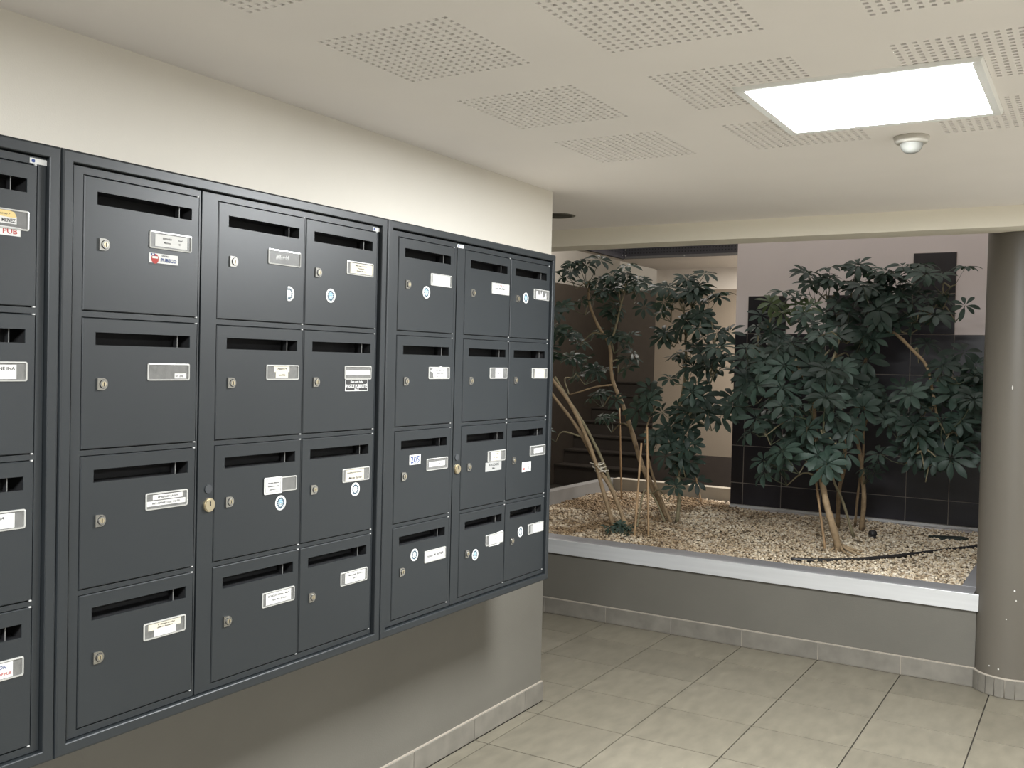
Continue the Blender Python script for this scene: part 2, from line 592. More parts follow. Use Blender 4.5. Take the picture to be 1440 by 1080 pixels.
def perf_panel(length, h, along):
    mm = MB()
    pitch, s = 0.030, 0.014
    nx, nz = int(length / pitch), int(h / pitch)
    ox, oz = (length - nx * pitch) / 2, 0.03

    def q(a0, a1, z0, z1):
        if along == 'x':
            mm.quad([(a0, 0, z0), (a1, 0, z0), (a1, 0, z1), (a0, 0, z1)])
        else:
            mm.quad([(0, a0, z0), (0, a1, z0), (0, a1, z1), (0, a0, z1)])
    q(0, length, 0, oz)
    q(0, length, oz + nz * pitch, h + oz)
    q(0, ox, oz, oz + nz * pitch)
    q(length - ox, length, oz, oz + nz * pitch)
    for j in range(nz):
        z = oz + j * pitch
        q(ox, length - ox, z, z + pitch - s)
        for i in range(nx):
            a = ox + i * pitch
            q(a, a + pitch - s, z + pitch - s, z + pitch)
    return mm


x_len = 1.30
link('panel', perf_panel(x_len, 0.30, 'x').mesh('panel', MESHM), bal, (0, 0, 0))
link('panel', perf_panel(2.9, 0.30, 'y').mesh('panel', MESHM), bal, (0, -2.9, 0))
mm = MB()
mm.box(0.012, x_len, -0.004, 0.03, 0, 0.022)
link('bottom_rail', mm.mesh('bottom_rail', mat('grey_rail', (0.20, 0.20, 0.20), 0.45, metal=0.3)), bal)
mm = MB()
mm.box(-0.03, 0.004, -2.9, -0.012, 0, 0.022)
link('bottom_rail', mm.mesh('bottom_rail', MESHM), bal)
mm = MB()
mm.box(0.0, x_len, 0.012, 0.03, 0.0, 0.34)
mm.box(-0.03, -0.012, -2.9, 0.03, 0.0, 0.34)
link('backing', mm.mesh('backing', mat('dark_backing', (0.035, 0.035, 0.04), 0.7)), bal)
mm = MB()
mm.lathe([(0, 0.0), (0.008, 0.0), (0.008, 0.004), (0.0, 0.006)], 0, 0, 10)
bolt = mm.mesh('bolt', NUB)
for (bx, by, bz, ry) in ((0.022, -0.004, 0.030, 0), (0.022, -0.004, 0.085, 0), (0.62, -0.004, 0.012, 0)):
    o = link('bolt', bolt, bal, (bx, by, bz))
    o.rotation_euler = (math.pi / 2, 0, 0)
for (by, bz) in ((-0.05, 0.03), (-0.9, 0.05)):
    o = link('bolt', bolt, bal, (0.004, by, bz))
    o.rotation_euler = (0, math.pi / 2, 0)

# ------------------------------------------------------------------ planter
ZC = 0.505
pl = empty('planter', (0.0, YP, 0.0), 'long taupe-walled planter with aluminium coping, filled with gravel', 'planter')


def part(parent, name, mb, mats, world=True):
    me = mb.mesh(name, mats)
    o = link(name, me, parent)
    if world:
        o.location = -Vector(parent.location)
    return o


m = MB()
m.box(-2.2, 1.822, YP, YP + 0.14, 0, ZC - 0.006)
part(pl, 'front_wall', m, TAUPE)
m = MB()
m.box(1.735, 1.806, YP + 0.14, YW - 0.013, 0, ZC - 0.012)
m.box(1.806, 2.099, 6.07, YW - 0.013, 0, ZC - 0.012)
part(pl, 'side_wall', m, TAUPE)
m = MB()
m.box(-2.2, 1.833, YP - 0.020, YP - 0.0005, 0.413, ZC)
fas = m.mesh('coping_fascia', ALU)
bevel_mesh(fas, 0.0015, 2)
o = link('coping_fascia', fas, pl)
o.location = -Vector(pl.location)
m = MB()
m.prism([(YP - 0.018, ZC - 0.004), (YP + 0.02, ZC + 0.002), (YP + 0.185, ZC - 0.002), (YP + 0.185, ZC - 0.03), (YP - 0.018, ZC - 0.012)], 'x', -2.2, 1.806)
part(pl, 'coping', m, ALUTOP)
m = MB()
m.box(1.727, 1.806, YP + 0.185, YW - 0.013, ZC - 0.012, ZC + 0.001)
m.box(1.806, 2.099, 6.07, YW - 0.013, ZC - 0.012, ZC + 0.001)
part(pl, 'coping', m, ALUTOP)
m = MB()
m.box(-1.75, -1.652, YP + 0.14, 8.66, 0.40, 0.588)
part(pl, 'kerb', m, mat('grey_kerb_metal', (0.22, 0.215, 0.205), 0.5, var=0.08))
m = MB()
m.box(-1.652, 2.1, 8.60, 8.72, 0.40, 0.590)
part(pl, 'kerb', m, mat('beige_kerb_stone', (0.36, 0.325, 0.265), 0.6, var=0.06))
m = MB()
m.box(-1.655, 1.735, YP + 0.14, YW - 0.013, 0.38, 0.468)
m.box(-1.655, -0.37, YW - 0.013, 8.60, 0.38, 0.468)
part(pl, 'gravel_bed', m, SOIL)

# planter skirting
m = MB()
m.box(-2.2, 1.83, YP - 0.0075, YP, 0, 0.1065)
base_pl = struct(link('baseboard_planter', m.mesh('baseboard_planter', GROUTL)), 'grey tiled skirting along the planter wall')
e = [-2.2] + [TX0 + k * TPX for k in range(-4, 4)] + [1.822]
for a, b in zip(e[:-1], e[1:]):
    skirt_piece(base_pl, a + 0.002, b - 0.002, YP - 0.011, YP - 0.002, 0.003, 0.101)

# gravel stones
ico = bmesh.new()
bmesh.ops.create_icosphere(ico, subdivisions=1, radius=1.0)
iv = np.array([v.co[:] for v in ico.verts])
ifc = np.array([[v.index for v in f.verts] for f in ico.faces])
ico.free()
N = 36000
gx = RNG.uniform(-1.64, 1.722, N)
gy = 5.995 + (8.59 - 5.995) * RNG.uniform(0, 1, N) ** 1.15
keep = ~((gx > -0.37) & (gy > YW - 0.015))
gx, gy = gx[keep], gy[keep]
N = len(gx)
sz = RNG.uniform(0.0065, 0.0130, N)
sc = np.stack([sz * RNG.uniform(0.9, 1.35, N), sz * RNG.uniform(0.7, 1.0, N), sz * RNG.uniform(0.45, 0.75, N)], 1)
gz = 0.474 + 0.010 * np.sin(gx * 5.1 + 1.0) * np.cos(gy * 4.3) + RNG.uniform(-0.004, 0.012, N) - 0.022 * np.clip((6.02 - gy) / 0.03, 0, 1) * 0.3
th = RNG.uniform(0, 2 * np.pi, N)
tl = RNG.normal(0, 0.35, N)
P = iv[None] * sc[:, None, :] * (1 + RNG.normal(0, 0.10, (N, len(iv), 1)))
x, y, z = P[..., 0], P[..., 1], P[..., 2]
ct, stn = np.cos(tl)[:, None], np.sin(tl)[:, None]
y, z = y * ct - z * stn, y * stn + z * ct
ct, stn = np.cos(th)[:, None], np.sin(th)[:, None]
x, y = x * ct - y * stn, x * stn + y * ct
V = np.stack([x + gx[:, None], y + gy[:, None], z + gz[:, None]], -1).reshape(-1, 3)
Fc = (ifc[None] + (np.arange(N) * len(iv))[:, None, None]).reshape(-1, 3)
me = bpy.data.meshes.new('gravel')
me.vertices.add(len(V))
me.vertices.foreach_set('co', V.ravel())
me.loops.add(len(Fc) * 3)
me.loops.foreach_set('vertex_index', Fc.ravel().astype(np.int32))
me.polygons.add(len(Fc))
me.polygons.foreach_set('loop_start', np.arange(0, len(Fc) * 3, 3, dtype=np.int32))
me.polygons.foreach_set('loop_total', np.full(len(Fc), 3, dtype=np.int32))
me.update(calc_edges=True)
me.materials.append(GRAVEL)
gr = link('gravel', me)
gr['kind'] = 'stuff'
gr['label'] = 'beige and brown gravel filling the planter'
gr['category'] = 'gravel'

# ------------------------------------------------------------------ column
CX, CY, CR = 1.985, 5.878, 0.176
col = empty('column', (CX, CY, 0), 'round glossy taupe column at the end of the planter', 'column')
m = MB()
m.lathe([(CR, 0.0), (CR, ZB + 0.1)], 0, 0, 96)
m.lathe([(0, ZB + 0.1), (CR, ZB + 0.1)], 0, 0, 96)
link('shaft', m.mesh('shaft', TAUPE_COL), col)
m = MB()
m.lathe([(CR, 0.0), (CR + 0.006, 0.0), (CR + 0.006, 0.100), (CR, 0.1035)], 0, 0, 96)
link('skirting_bed', m.mesh('skirting_bed', GROUTL), col)
NS = 24
mm = MB()
r0, r1 = CR + 0.0065, CR + 0.0135
hw = math.pi / NS - 0.0022 / CR
sec = []
for k in range(4):
    a = -hw + 2 * hw * k / 3
    sec.append((r1 * math.cos(a), r1 * math.sin(a)))
for k in range(3, -1, -1):
    a = -hw + 2 * hw * k / 3
    sec.append((r0 * math.cos(a), r0 * math.sin(a)))
mm.prism(sec, 'z', 0.003, 0.097)
stm = mm.mesh('skirting_tile', SKIRT)
for k in range(NS):
    o = link('skirting_tile', stm, col)
    o.rotation_euler = (0, 0, 2 * math.pi * (k + 0.35) / NS)

CHIP = mat('bare_plaster', (0.62, 0.60, 0.56), 0.8)
for (px, py, w_, h_) in ((1427, 831, .004, .007), (1429, 845, .003, .004), (1391, 936, .0035, .004), (1404, 941, .004, .004), (1415, 871, .003, .003), (1424, 545, .003, .012)):
    dv = (f2 + r3 * ((px - 720) / F_PX) - u3 * ((py - 540) / F_PX)).normalized()
    oc = Vector((CAM.x - CX, CAM.y - CY))
    d2 = Vector((dv.x, dv.y))
    aa, bb_, cc = d2.dot(d2), 2 * oc.dot(d2), oc.dot(oc) - (CR + 0.0006) ** 2
    disc = bb_ * bb_ - 4 * aa * cc
    if disc < 0:
        continue
    hp = CAM + dv * ((-bb_ - math.sqrt(disc)) / (2 * aa))
    nn = Vector((hp.x - CX, hp.y - CY, 0)).normalized()
    tt = Vector((-nn.y, nn.x, 0))
    mm = MB()
    mm.quad([hp + tt * (w_ * math.cos(k * 1.047) * (1 + .3 * math.sin(k * 5))) + Vector((0, 0, h_ * math.sin(k * 1.047))) for k in range(6)])
    o = link('paint_chip', mm.mesh('paint_chip', CHIP), col)
    o.location = -Vector(col.location)

# ------------------------------------------------------------------ lamps, sensor, speaker


def panel_lamp(x0, x1, y0, y1, label, z=H, glow=GLOWL, group='square ceiling panel lamps'):
    t = empty('ceiling_lamp', ((x0 + x1) / 2, (y0 + y1) / 2, z), label, 'lamp', group)
    w, l = (x1 - x0) / 2, (y1 - y0) / 2
    b = 0.030
    mm = MB()
    o4 = [(-w, -l), (w, -l), (w, l), (-w, l)]
    k4 = [(-w + 0.006, -l + 0.006), (w - 0.006, -l + 0.006), (w - 0.006, l - 0.006), (-w + 0.006, l - 0.006)]
    i4 = [(-w + b, -l + b), (w - b, -l + b), (w - b, l - b), (-w + b, l - b)]
    for a in range(4):
        c_ = (a + 1) % 4
        mm.quad([(*o4[a], 0), (*o4[c_], 0), (*k4[c_], -0.012), (*k4[a], -0.012)])
        mm.quad([(*k4[a], -0.012), (*k4[c_], -0.012), (*i4[c_], -0.010), (*i4[a], -0.010)])
        mm.quad([(*i4[a], -0.010), (*i4[c_], -0.010), (*i4[c_], -0.001), (*i4[a], -0.001)])
    link('frame', mm.mesh('frame', mat('lamp_frame_aluminium', (0.88, 0.88, 0.85), 0.4, metal=0.1)), t)
    mm = MB()
    mm.box(-w + b, w - b, -l + b, l - b, -0.0070, -0.001, 1)
    mm.quad([(-w + b, -l + b, -0.0075), (w - b, -l + b, -0.0075), (w - b, l - b, -0.0075), (-w + b, l - b, -0.0075)], 0)
    link('diffuser', mm.mesh('diffuser', [glow, DARKGAP]), t)
    return t


panel_lamp(1.374, 2.062, 2.887, 3.530, 'lit square ceiling panel lamp with silver frame', group='square ceiling panel lamps')
panel_lamp(1.374, 2.062, -0.40, 0.243, 'lit square ceiling panel lamp behind the viewer')
panel_lamp(4.02, 4.708, 1.56, 2.203, 'lit square ceiling panel lamp at right of the viewer')
panel_lamp(-0.20, 0.48, 9.15, 9.79, 'added unseen light panel in the stair hall behind the tiled wall', z=ZS + 0.03, glow=GLOWH)  # added out of view to brighten the hall wall

panel_lamp(-3.4, -2.8, 10.2, 10.8, 'added unseen light panel over the stairs', z=5.0, glow=GLOWH)  # added out of view to brighten the stairwell

t = empty('motion_sensor', (1.745, 3.775, H), 'small white domed motion sensor beside the ceiling lamp', 'sensor')
m = MB()
m.lathe([(0, 0), (0.060, 0), (0.062, -0.004), (0.058, -0.018), (0.052, -0.024), (0.042, -0.025), (0, -0.025)], 0, 0, 40)
link('base', m.mesh('base', WHITEP), t)
m = MB()
m.lathe([(0.040, -0.024), (0.0385, -0.034), (0.033, -0.046), (0.024, -0.055), (0.012, -0.060), (0.0, -0.0612)], 0, 0, 40)
link('lens_dome', m.mesh('lens_dome', mat('milky_lens', (0.22, 0.22, 0.20), 0.3)), t)

t = empty('recessed_downlight', (-0.36, 4.975, H), 'unlit round recessed downlight near the wall corner', 'downlight')
m = MB()
m.lathe([(0.085, -0.001), (0.105, -0.001), (0.107, 0.0), (0.085, 0.02)], 0, 0, 40)
link('rim', m.mesh('rim', mat('dull_metal_rim', (0.20, 0.19, 0.16), 0.5, metal=0.4)), t)
m = MB()
m.lathe([(0.0, -0.002), (0.03, -0.002), (0.04, -0.0005), (0.055, -0.002), (0.07, -0.0005), (0.088, -0.002)], 0, 0, 40)
link('louvre', m.mesh('louvre', mat('dark_louvre', (0.07, 0.068, 0.055), 0.6)), t)

# ------------------------------------------------------------------ letterboxes
XD = 0.150                    # front plane of the doors inside a unit
XW = 0.340                    # where that plane stands in front of the wall
UK = (CAM.x - XW) / (CAM.x - XD)   # size of a unit
ROWT = [2.143, 1.784, 1.430, 1.073]
ROWB = [1.803, 1.448, 1.090, 0.733]
Z0U, Z1U = 0.680, 2.197
SL, SR, ST, SB = 0.037, 0.026, 0.036, 0.069       # slot: margins left / right, top and bottom below door top


def door_mesh(w, h):
    """door leaf with a letter slot; local origin at its top left corner, x outwards, y along, z up"""
    mm = MB()
    c_, tk = 0.0022, 0.016
    ys_ = [c_, SL, w - SR, w - c_]
    zs_ = [-c_, -ST, -SB, -h + c_]
    for i in range(3):
        for j in range(3):
            if i == 1 and j == 1:
                continue
            mm.quad([(0, ys_[i], zs_[j]), (0, ys_[i + 1], zs_[j]), (0, ys_[i + 1], zs_[j + 1]), (0, ys_[i], zs_[j + 1])])
    o4 = [(0, 0), (w, 0), (w, -h), (0, -h)]
    i4 = [(c_, -c_), (w - c_, -c_), (w - c_, -h + c_), (c_, -h + c_)]
    for a in range(4):
        b_ = (a + 1) % 4
        mm.quad([(-c_, *o4[a]), (-c_, *o4[b_]), (0, *i4[b_]), (0, *i4[a])])
        mm.quad([(-tk, *o4[a]), (-tk, *o4[b_]), (-c_, *o4[b_]), (-c_, *o4[a])])
    s4 = [(SL, -ST), (w - SR, -ST), (w - SR, -SB), (SL, -SB)]
    for a in range(4):
        b_ = (a + 1) % 4
        mm.quad([(0, *s4[a]), (0, *s4[b_]), (-0.004, *s4[b_]), (-0.004, *s4[a])])
    return mm.mesh('door', PAINT)


def liner_mesh(w):
    mm = MB()
    y0, y1, z0, z1 = SL - 0.003, w - SR + 0.003, -SB - 0.003, -ST + 0.003
    xa, xb = -0.004, -0.075
    mm.quad([(xb, y0, z0), (xb, y1, z0), (xb, y1, z1), (xb, y0, z1)], 0)
    mm.quad([(xa, y0, z0), (xa, y1, z0), (xb, y1, z0 - 0.0), (xb, y0, z0)], 1)
    mm.quad([(xa, y0, z1), (xa, y1, z1), (xb, y1, z1), (xb, y0, z1)], 0)
    mm.quad([(xa, y0, z0), (xa, y0, z1), (xb, y0, z1), (xb, y0, z0)], 0)
    mm.quad([(xa, y1, z0), (xa, y1, z1), (xb, y1, z1), (xb, y1, z0)], 0)
    mm.box(-0.013, -0.011, w - SR - 0.0355, w - SR - 0.0338, z0, z1, 2)
    mm.box(-0.030, -0.013, w - SR - 0.0335, w - SR - 0.0325, z0, z1, 1)
    return mm.mesh('slot_liner', [DARKGAP, INNER, mat('grey_metal_edge', (0.16, 0.16, 0.155), 0.4, metal=0.3)])


def lock_mesh():
    mm = MB()
    pts = [(-0.014, -0.0155), (0.002, -0.0155)]
    for k in range(9):
        a = -math.pi / 2 + math.pi * k / 8
        pts.append((0.002 + 0.0145 * math.cos(a), 0.0155 * math.sin(a)))
    pts += [(0.002, 0.0155), (-0.014, 0.0155)]
    mm.prism(pts, 'x', 0.0, 0.0045, 0)
    circ = [(0.003 + 0.0105 * math.cos(2 * math.pi * k / 20), 0.0105 * math.sin(2 * math.pi * k / 20)) for k in range(20)]
    mm.prism([(0.003 + (a_ - 0.003) * 1.12, b_ * 1.12) for a_, b_ in circ], 'x', 0.0045, 0.0047, 1)
    mm.prism(circ, 'x', 0.0047, 0.0072, 0)
    circ = [(0.003 + 0.0065 * math.cos(2 * math.pi * k / 16), 0.0065 * math.sin(2 * math.pi * k / 16)) for k in range(16)]
    mm.prism(circ, 'x', 0.0072, 0.0076, 2)
    mm.box(0.0076, 0.0079, 0.0018, 0.0042, -0.0058, 0.0048, 1)
    return mm.mesh('lock', [CHROME, DARKGAP, BRASS])


HW, HHH = 0.142, 0.047


def rrect(w, h, r, n=3, cx=0.0, cy=0.0):
    pts = []
    for (sx, sy, a0) in ((1, -1, -90), (1, 1, 0), (-1, 1, 90), (-1, -1, 180)):
        for k in range(n + 1):
            a = math.radians(a0 + 90 * k / n)
            pts.append((cx + sx * (w / 2 - r) + r * math.cos(a), cy + sy * (h / 2 - r) + r * math.sin(a)))
    return pts


def holder_mesh():
    mm = MB()
    o_ = rrect(HW, HHH, 0.005)
    i_ = rrect(HW - 0.007, HHH - 0.0075, 0.003)
    k = len(o_)
    for a in range(k):
        b_ = (a + 1) % k
        mm.quad([(0, *o_[a]), (0, *o_[b_]), (0.0028, *o_[b_]), (0.0028, *o_[a])], 0)
        mm.quad([(0.0028, *o_[a]), (0.0028, *o_[b_]), (0.0034, *i_[b_]), (0.0034, *i_[a])], 0)
        mm.quad([(0.0034, *i_[a]), (0.0034, *i_[b_]), (0.0006, *i_[b_]), (0.0006, *i_[a])], 0)
    mm.quad([(0.0006, *q) for q in i_], 1)
    mm.quad([(0.0026, *q) for q in i_], 2)
    return mm.mesh('name_holder', [RIM, HBACK, PANE])


LOCKM, HOLDM = lock_mesh(), holder_mesh()
nb = MB()
nb.box(-0.004, 0.0008, -0.008, -0.002, -0.0022, 0.0010)
NUBM = nb.mesh('hinge_pin', NUB)

# text as flat lettering
TEXTS = {}


def text_polys(s, shear=0.0):
    k = (s, shear)
    if k not in TEXTS:
        cu = bpy.data.curves.new('lettering', 'FONT')
        cu.body = s
        cu.align_x = 'CENTER'
        cu.align_y = 'CENTER'
        cu.shear = shear
        cu.offset = 0.022
        cu.resolution_u = 2
        ob = bpy.data.objects.new('lettering', cu)
        COL.objects.link(ob)
        bpy.context.view_layer.update()
        mt = bpy.data.meshes.new_from_object(ob.evaluated_get(bpy.context.evaluated_depsgraph_get()))
        vv = np.array([v.co[:] for v in mt.vertices]) if len(mt.vertices) else np.zeros((0, 3))
        ff = [tuple(p.vertices) for p in mt.polygons]
        bpy.data.objects.remove(ob)
        bpy.data.meshes.remove(mt)
        bpy.data.curves.remove(cu)
        TEXTS[k] = (vv, ff)
    return TEXTS[k]


def put_text(mm, s, cy, cz, h, wmax, xoff, mi, shear=0.0, bold=1.0):
    vv, ff = text_polys(s, shear)
    if not len(vv):
        return
    w0 = vv[:, 0].max() - vv[:, 0].min()
    ym = (vv[:, 0].max() + vv[:, 0].min()) / 2
    sx = wmax / w0
    sy = h / 0.72
    sx = min(sx, sy * 1.25)
    zc = (vv[:, 1].max() + vv[:, 1].min()) / 2
    n0 = len(mm.v)
    mm.v += [(xoff, cy + (v[0] - ym) * sx, cz + (v[1] - zc) * sy) for v in vv]
    for f in ff:
        mm.f.append(tuple(n0 + i for i in f))
        mm.m.append(mi)


LABM = [PAPER, INK, INKR, INKB, PAPERC, PAPERY, PAPERG, WHTINK, SKY, TEAL, BLKST]
WHITE_, INK_, RED_, BLUE_, CREAM_, YEL_, GREY_, WINK_, SKY_, TEAL_, BLK_ = range(11)


def label_mesh(rects, texts, x0=0.0012):
    """rects: (poly points or (y0,y1,z0,z1), colour); texts: (string, cy, cz, height, width, colour, shear)"""
    mm = MB()
    t_ = 0.0003
    for i, (q, mi) in enumerate(rects):
        xa = x0 + 0.00022 * i
        if len(q) == 4 and not hasattr(q[0], '__len__'):
            q = [(q[0], q[2]), (q[1], q[2]), (q[1], q[3]), (q[0], q[3])]
        mm.prism(q, 'x', xa - t_, xa, mi)
    xt = x0 + 0.00022 * len(rects)
    for tx in texts:
        s, cy, cz, h, w, mi = tx[:6]
        put_text(mm, s, cy, cz, h, w, xt, mi, tx[6] if len(tx) > 6 else 0.0)
    return mm.mesh('name_label', LABM)


def round_sticker(cut=False, pale=False):
    mm = MB()
    R = 0.0235

    def disc(r, x, mi, cy=0, cz=0, n_=28):
        q = [(cy + r * math.cos(2 * math.pi * k / n_), cz + r * math.sin(2 * math.pi * k / n_)) for k in range(n_)]
        if cut:
            q = [(max(a, -0.009 + 0.12 * abs(b)), b) for a, b in q]
        mm.quad([(x, *p) for p in q], mi)
    q = [(R * math.cos(2 * math.pi * k / 28), R * math.sin(2 * math.pi * k / 28)) for k in range(28)]
    if cut:
        q = [(max(a, -0.009 + 0.12 * abs(b)), b) for a, b in q]
    mm.prism(q, 'x', 0.0, 0.0004, WHITE_)
    for k in range(14):                          # ring of marks
        a = 2 * math.pi * k / 14 + 0.1
        y_, z_ = 0.0128 * math.cos(a), 0.0145 * math.sin(a)
        if cut and y_ < -0.006:
            continue
        l = 0.0034
        mm.quad([(0.0005, y_ - l, z_ - 0.0023), (0.0005, y_ + l, z_ - 0.0028), (0.0005, y_ + l * 0.8, z_ + 0.0027), (0.0005, y_ - l, z_ + 0.0023)], TEAL_)
    if not cut:
        mm.quad([(0.0006, *p) for p in rrect(0.0155, 0.020, 0.004)], SKY_ if not pale else WINK_)
        mm.quad([(0.0007, *p) for p in rrect(0.0125, 0.007, 0.002, cy=-0.0048)], WHITE_)
        put_text(mm, 'STOP', 0, 0.0045, 0.0042, 0.012, 0.0008, WINK_ if not pale else TEAL_)
        put_text(mm, 'PUB', 0, -0.0048, 0.0046, 0.010, 0.0008, TEAL_)
    for k in range(5):                           # small letters along the lower rim
        a = math.radians(230 + 20 * k)
        y_, z_ = 0.0195 * math.cos(a), 0.0195 * math.sin(a)
        mm.box(0.0004, 0.0005, y_ - 0.0011, y_ + 0.0011, z_ - 0.0012, z_ + 0.0012, TEAL_)
    for k in range(7):
        a = math.radians(45 + 15 * k)
        y_, z_ = 0.0198 * math.cos(a), 0.0198 * math.sin(a)
        if cut and y_ < -0.006:
            continue
        mm.box(0.0004, 0.0005, y_ - 0.0010, y_ + 0.0010, z_ - 0.0010, z_ + 0.0010, SKY_)
    return mm.mesh('round_sticker', LABM)


RS, RSC, RSP = round_sticker(), round_sticker(cut=True), round_sticker(pale=True)
DOORM, LINM = {}, {}
hx, hz = HW / 2, HHH / 2
# label contents, in holder coordinates (origin at the holder's centre, metres)
W_, C_ = WHITE_, CREAM_
LABELS = {
    ('U', 1): ([((-.068, .040, -.011, .006), W_), ([(-.05, .008), (.032, .003), (.040, .006), (.034, .017), (.015, .021), (-.03, .019)], YEL_)],
               [('MENEZ', .020, -.0035, .0085, .034, INK_), ('Maison no 7', .004, .0115, .0045, .05, INK_, .3)]),
    ('U', 2): ([((-.066, .044, -.018, .016), W_)], [('JNE INA', .018, .006, .0075, .045, INK_)]),
    ('U', 3): ([((-.066, .044, -.018, .017), W_)], [('NADIA', .000, .007, .007, .035, INK_, .25)]),
    ('U', 4): ([((-.066, .044, -.019, .018), W_)], [('ULON', .012, .008, .009, .032, BLUE_, .2), ('STOP PUB', .018, -.009, .0065, .045, INKR and RED_, .1)]),
    ('A', 1): ([((-.052, .056, -.0165, .0165), W_)], [('BERNARD', -.012, .006, .0052, .030, INK_), ('Axel', .032, .006, .0052, .014, INK_),
                                                     ('Matisse', -.012, -.005, .0050, .024, INK_), ('103', .030, -.005, .0050, .010, INK_)]),
    ('A', 2): ([((.020, .060, -.018, -.004), W_)], [('N° 206', .036, -.011, .0062, .026, INK_)]),
    ('A', 3): ([((-.047, .054, .003, .0165), W_), ((-.066, .064, -.0135, .0), W_)],
               [('BP ASPACT LAGUY', .004, .0095, .0058, .068, INK_), ('AVS APPART/AIR HOTEL', -.001, -.0068, .0058, .098, INK_)]),
    ('A', 4): ([((-.055, .055, .000, .018), C_), ((-.036, .038, -.019, .002), W_)],
               [('R. Clement Bouchet', .005, .0125, .004, .085, INK_, .3), ('Julie AT Boucland', .0, .0045, .004, .09, INK_, .3)]),
    ('B', 1): ([], [('#R-mH', -.010, .001, .014, .056, WINK_, .2), ('WAH', -.008, -.002, .008, .040, WINK_)]),
    ('B', 2): ([((-.038, .030, .001, .022), C_), ((-.030, .024, -.018, .003), C_)], [('Appart 74', -.003, .011, .006, .040, INK_), ('Lou-Ohk', -.002, -.008, .006, .028, INK_)]),
    ('B', 3): ([(rrect(.078, .053, .004, cx=-.034), W_), ((-.066, -.002, .0205, .0212), INK_), ((-.066, -.002, -.0212, -.0205), INK_),
                ((-.0665, -.0658, -.021, .021), INK_), ((-.0028, -.0021, -.021, .021), INK_)],
               [('Sandra Etienne', -.034, .009, .005, .050, INK_, .3), ('Guillaume Lou', -.034, -.001, .005, .048, INK_, .3), ('Appartement', -.034, -.012, .004, .046, INK_, .3)]),
    ('B', 4): ([((-.054, .056, -.018, .018), W_)], [('MONCLIT Wilson - Marie', .002, .008, .0058, .095, INK_), ('Appt 202 - 2e étage', .004, -.006, .0045, .062, INK_)]),
    ('C', 1): ([((-.052, .066, -.0175, .0175), C_)], [('Mlle Anne Laurence', .006, .010, .0042, .062, INK_), ('Paul Bertin', .006, .001, .0042, .058, INK_), ('Baptiste Moreau', .006, -.0085, .0042, .062, INK_)]),
    ('C', 2): ([((-.064, .070, -.008, .008), W_)], [('DUPONT/VA 404', -.004, 0, .0070, .085, GREY_)]),
    ('C', 3): ([((-.055, .042, -.021, .021), C_)], [('Guillaume Robert', -.006, .009, .0065, .085, INK_, .4), ('Marie Sarah', -.004, -.010, .0085, .075, INK_, .4)]),
    ('C', 4): ([((-.046, .060, -.018, .018), W_)], [('Mme Julie Bernard', .010, .007, .0058, .075, INK_), ('Apt 12', .006, -.005, .005, .024, INK_)]),
    ('D', 1): ([((-.056, .060, -.020, .020), W_)], [('Kevin Martin', .008, -.002, .006, .07, GREY_)]),
    ('D', 2): ([([(-.060, .006), (-.044, .016), (-.02, .020), (.012, .026), (.038, .019), (.052, .020), (.052, -.022), (.02, -.024), (-.036, -.022), (-.040, .002)], W_)],
               [('Mme Marjo Petit', .006, .009, .005, .075, INK_), ('Clément Briand', .006, -.002, .005, .072, INK_), ('Apt 2 rue 72', .006, -.013, .005, .070, INK_)]),
    ('D', 3): ([((-.054, .052, -.0095, .0095), W_)], [('Mauricette', .0, 0, .0058, .060, INK_)]),
    ('D', 4): ([((-.066, .066, -.020, .020), W_)], [('Emilie MORTIER', .002, .001, .0105, .112, INK_)]),
    ('E', 1): ([((-.062, .068, -.021, .021), W_)], [('STOP PUB SVP', .0, .014, .006, .07, RED_), ('Luc et Jean', -.002, .001, .011, .090, INK_, .2)]),
    ('E', 2): ([((-.024, .038, -.022, .022), W_)], [('Laura', .006, .010, .0055, .036, INK_), ('Martin', .006, -.001, .0055, .036, INK_), ('n° 110', .006, -.012, .0055, .036, INK_)]),
    ('E', 3): ([((-.044, .038, -.019, .019), C_)], [('Lucas PAT', -.002, .009, .0055, .05, INK_), ('n° 22B', -.004, -.006, .006, .04, INK_)]),
    ('E', 4): ([([(-.042, .020), (.066, .028), (.066, -.022), (.03, -.030), (-.046, -.028)], W_)],
               [('famille Dubois', .008, .012, .0055, .085, GREY_, .1), ('Lefevre', .008, .0, .0055, .07, GREY_, .1), ('appart 21', .008, -.013, .0055, .075, GREY_, .1)]),
    ('F', 1): ([([(-.046, .014), (-.036, .016), (-.022, -.008), (-.010, .018), (-.004, -.004), (.010, .020), (.012, -.010), (.026, -.012), (.044, .014), (.048, -.018), (-.048, -.018)], W_)], []),
    ('F', 2): ([((-.044, .046, -.020, .020), C_)], [('Léa M.', .0, .0, .0060, .05, YEL_)]),
    ('F', 3): ([((-.034, .050, -.012, .010), W_)], [('Ali', .002, 0, .0068, .030, INK_)]),
    ('F', 4): ([((-.028, .066, -.021, .021), W_), ((-.046, -.030, -.020, .018), GREY_)], [('Pierre', .018, .007, .005, .06, GREY_), ('Leroy', .018, -.006, .005, .05, GREY_)]),
}
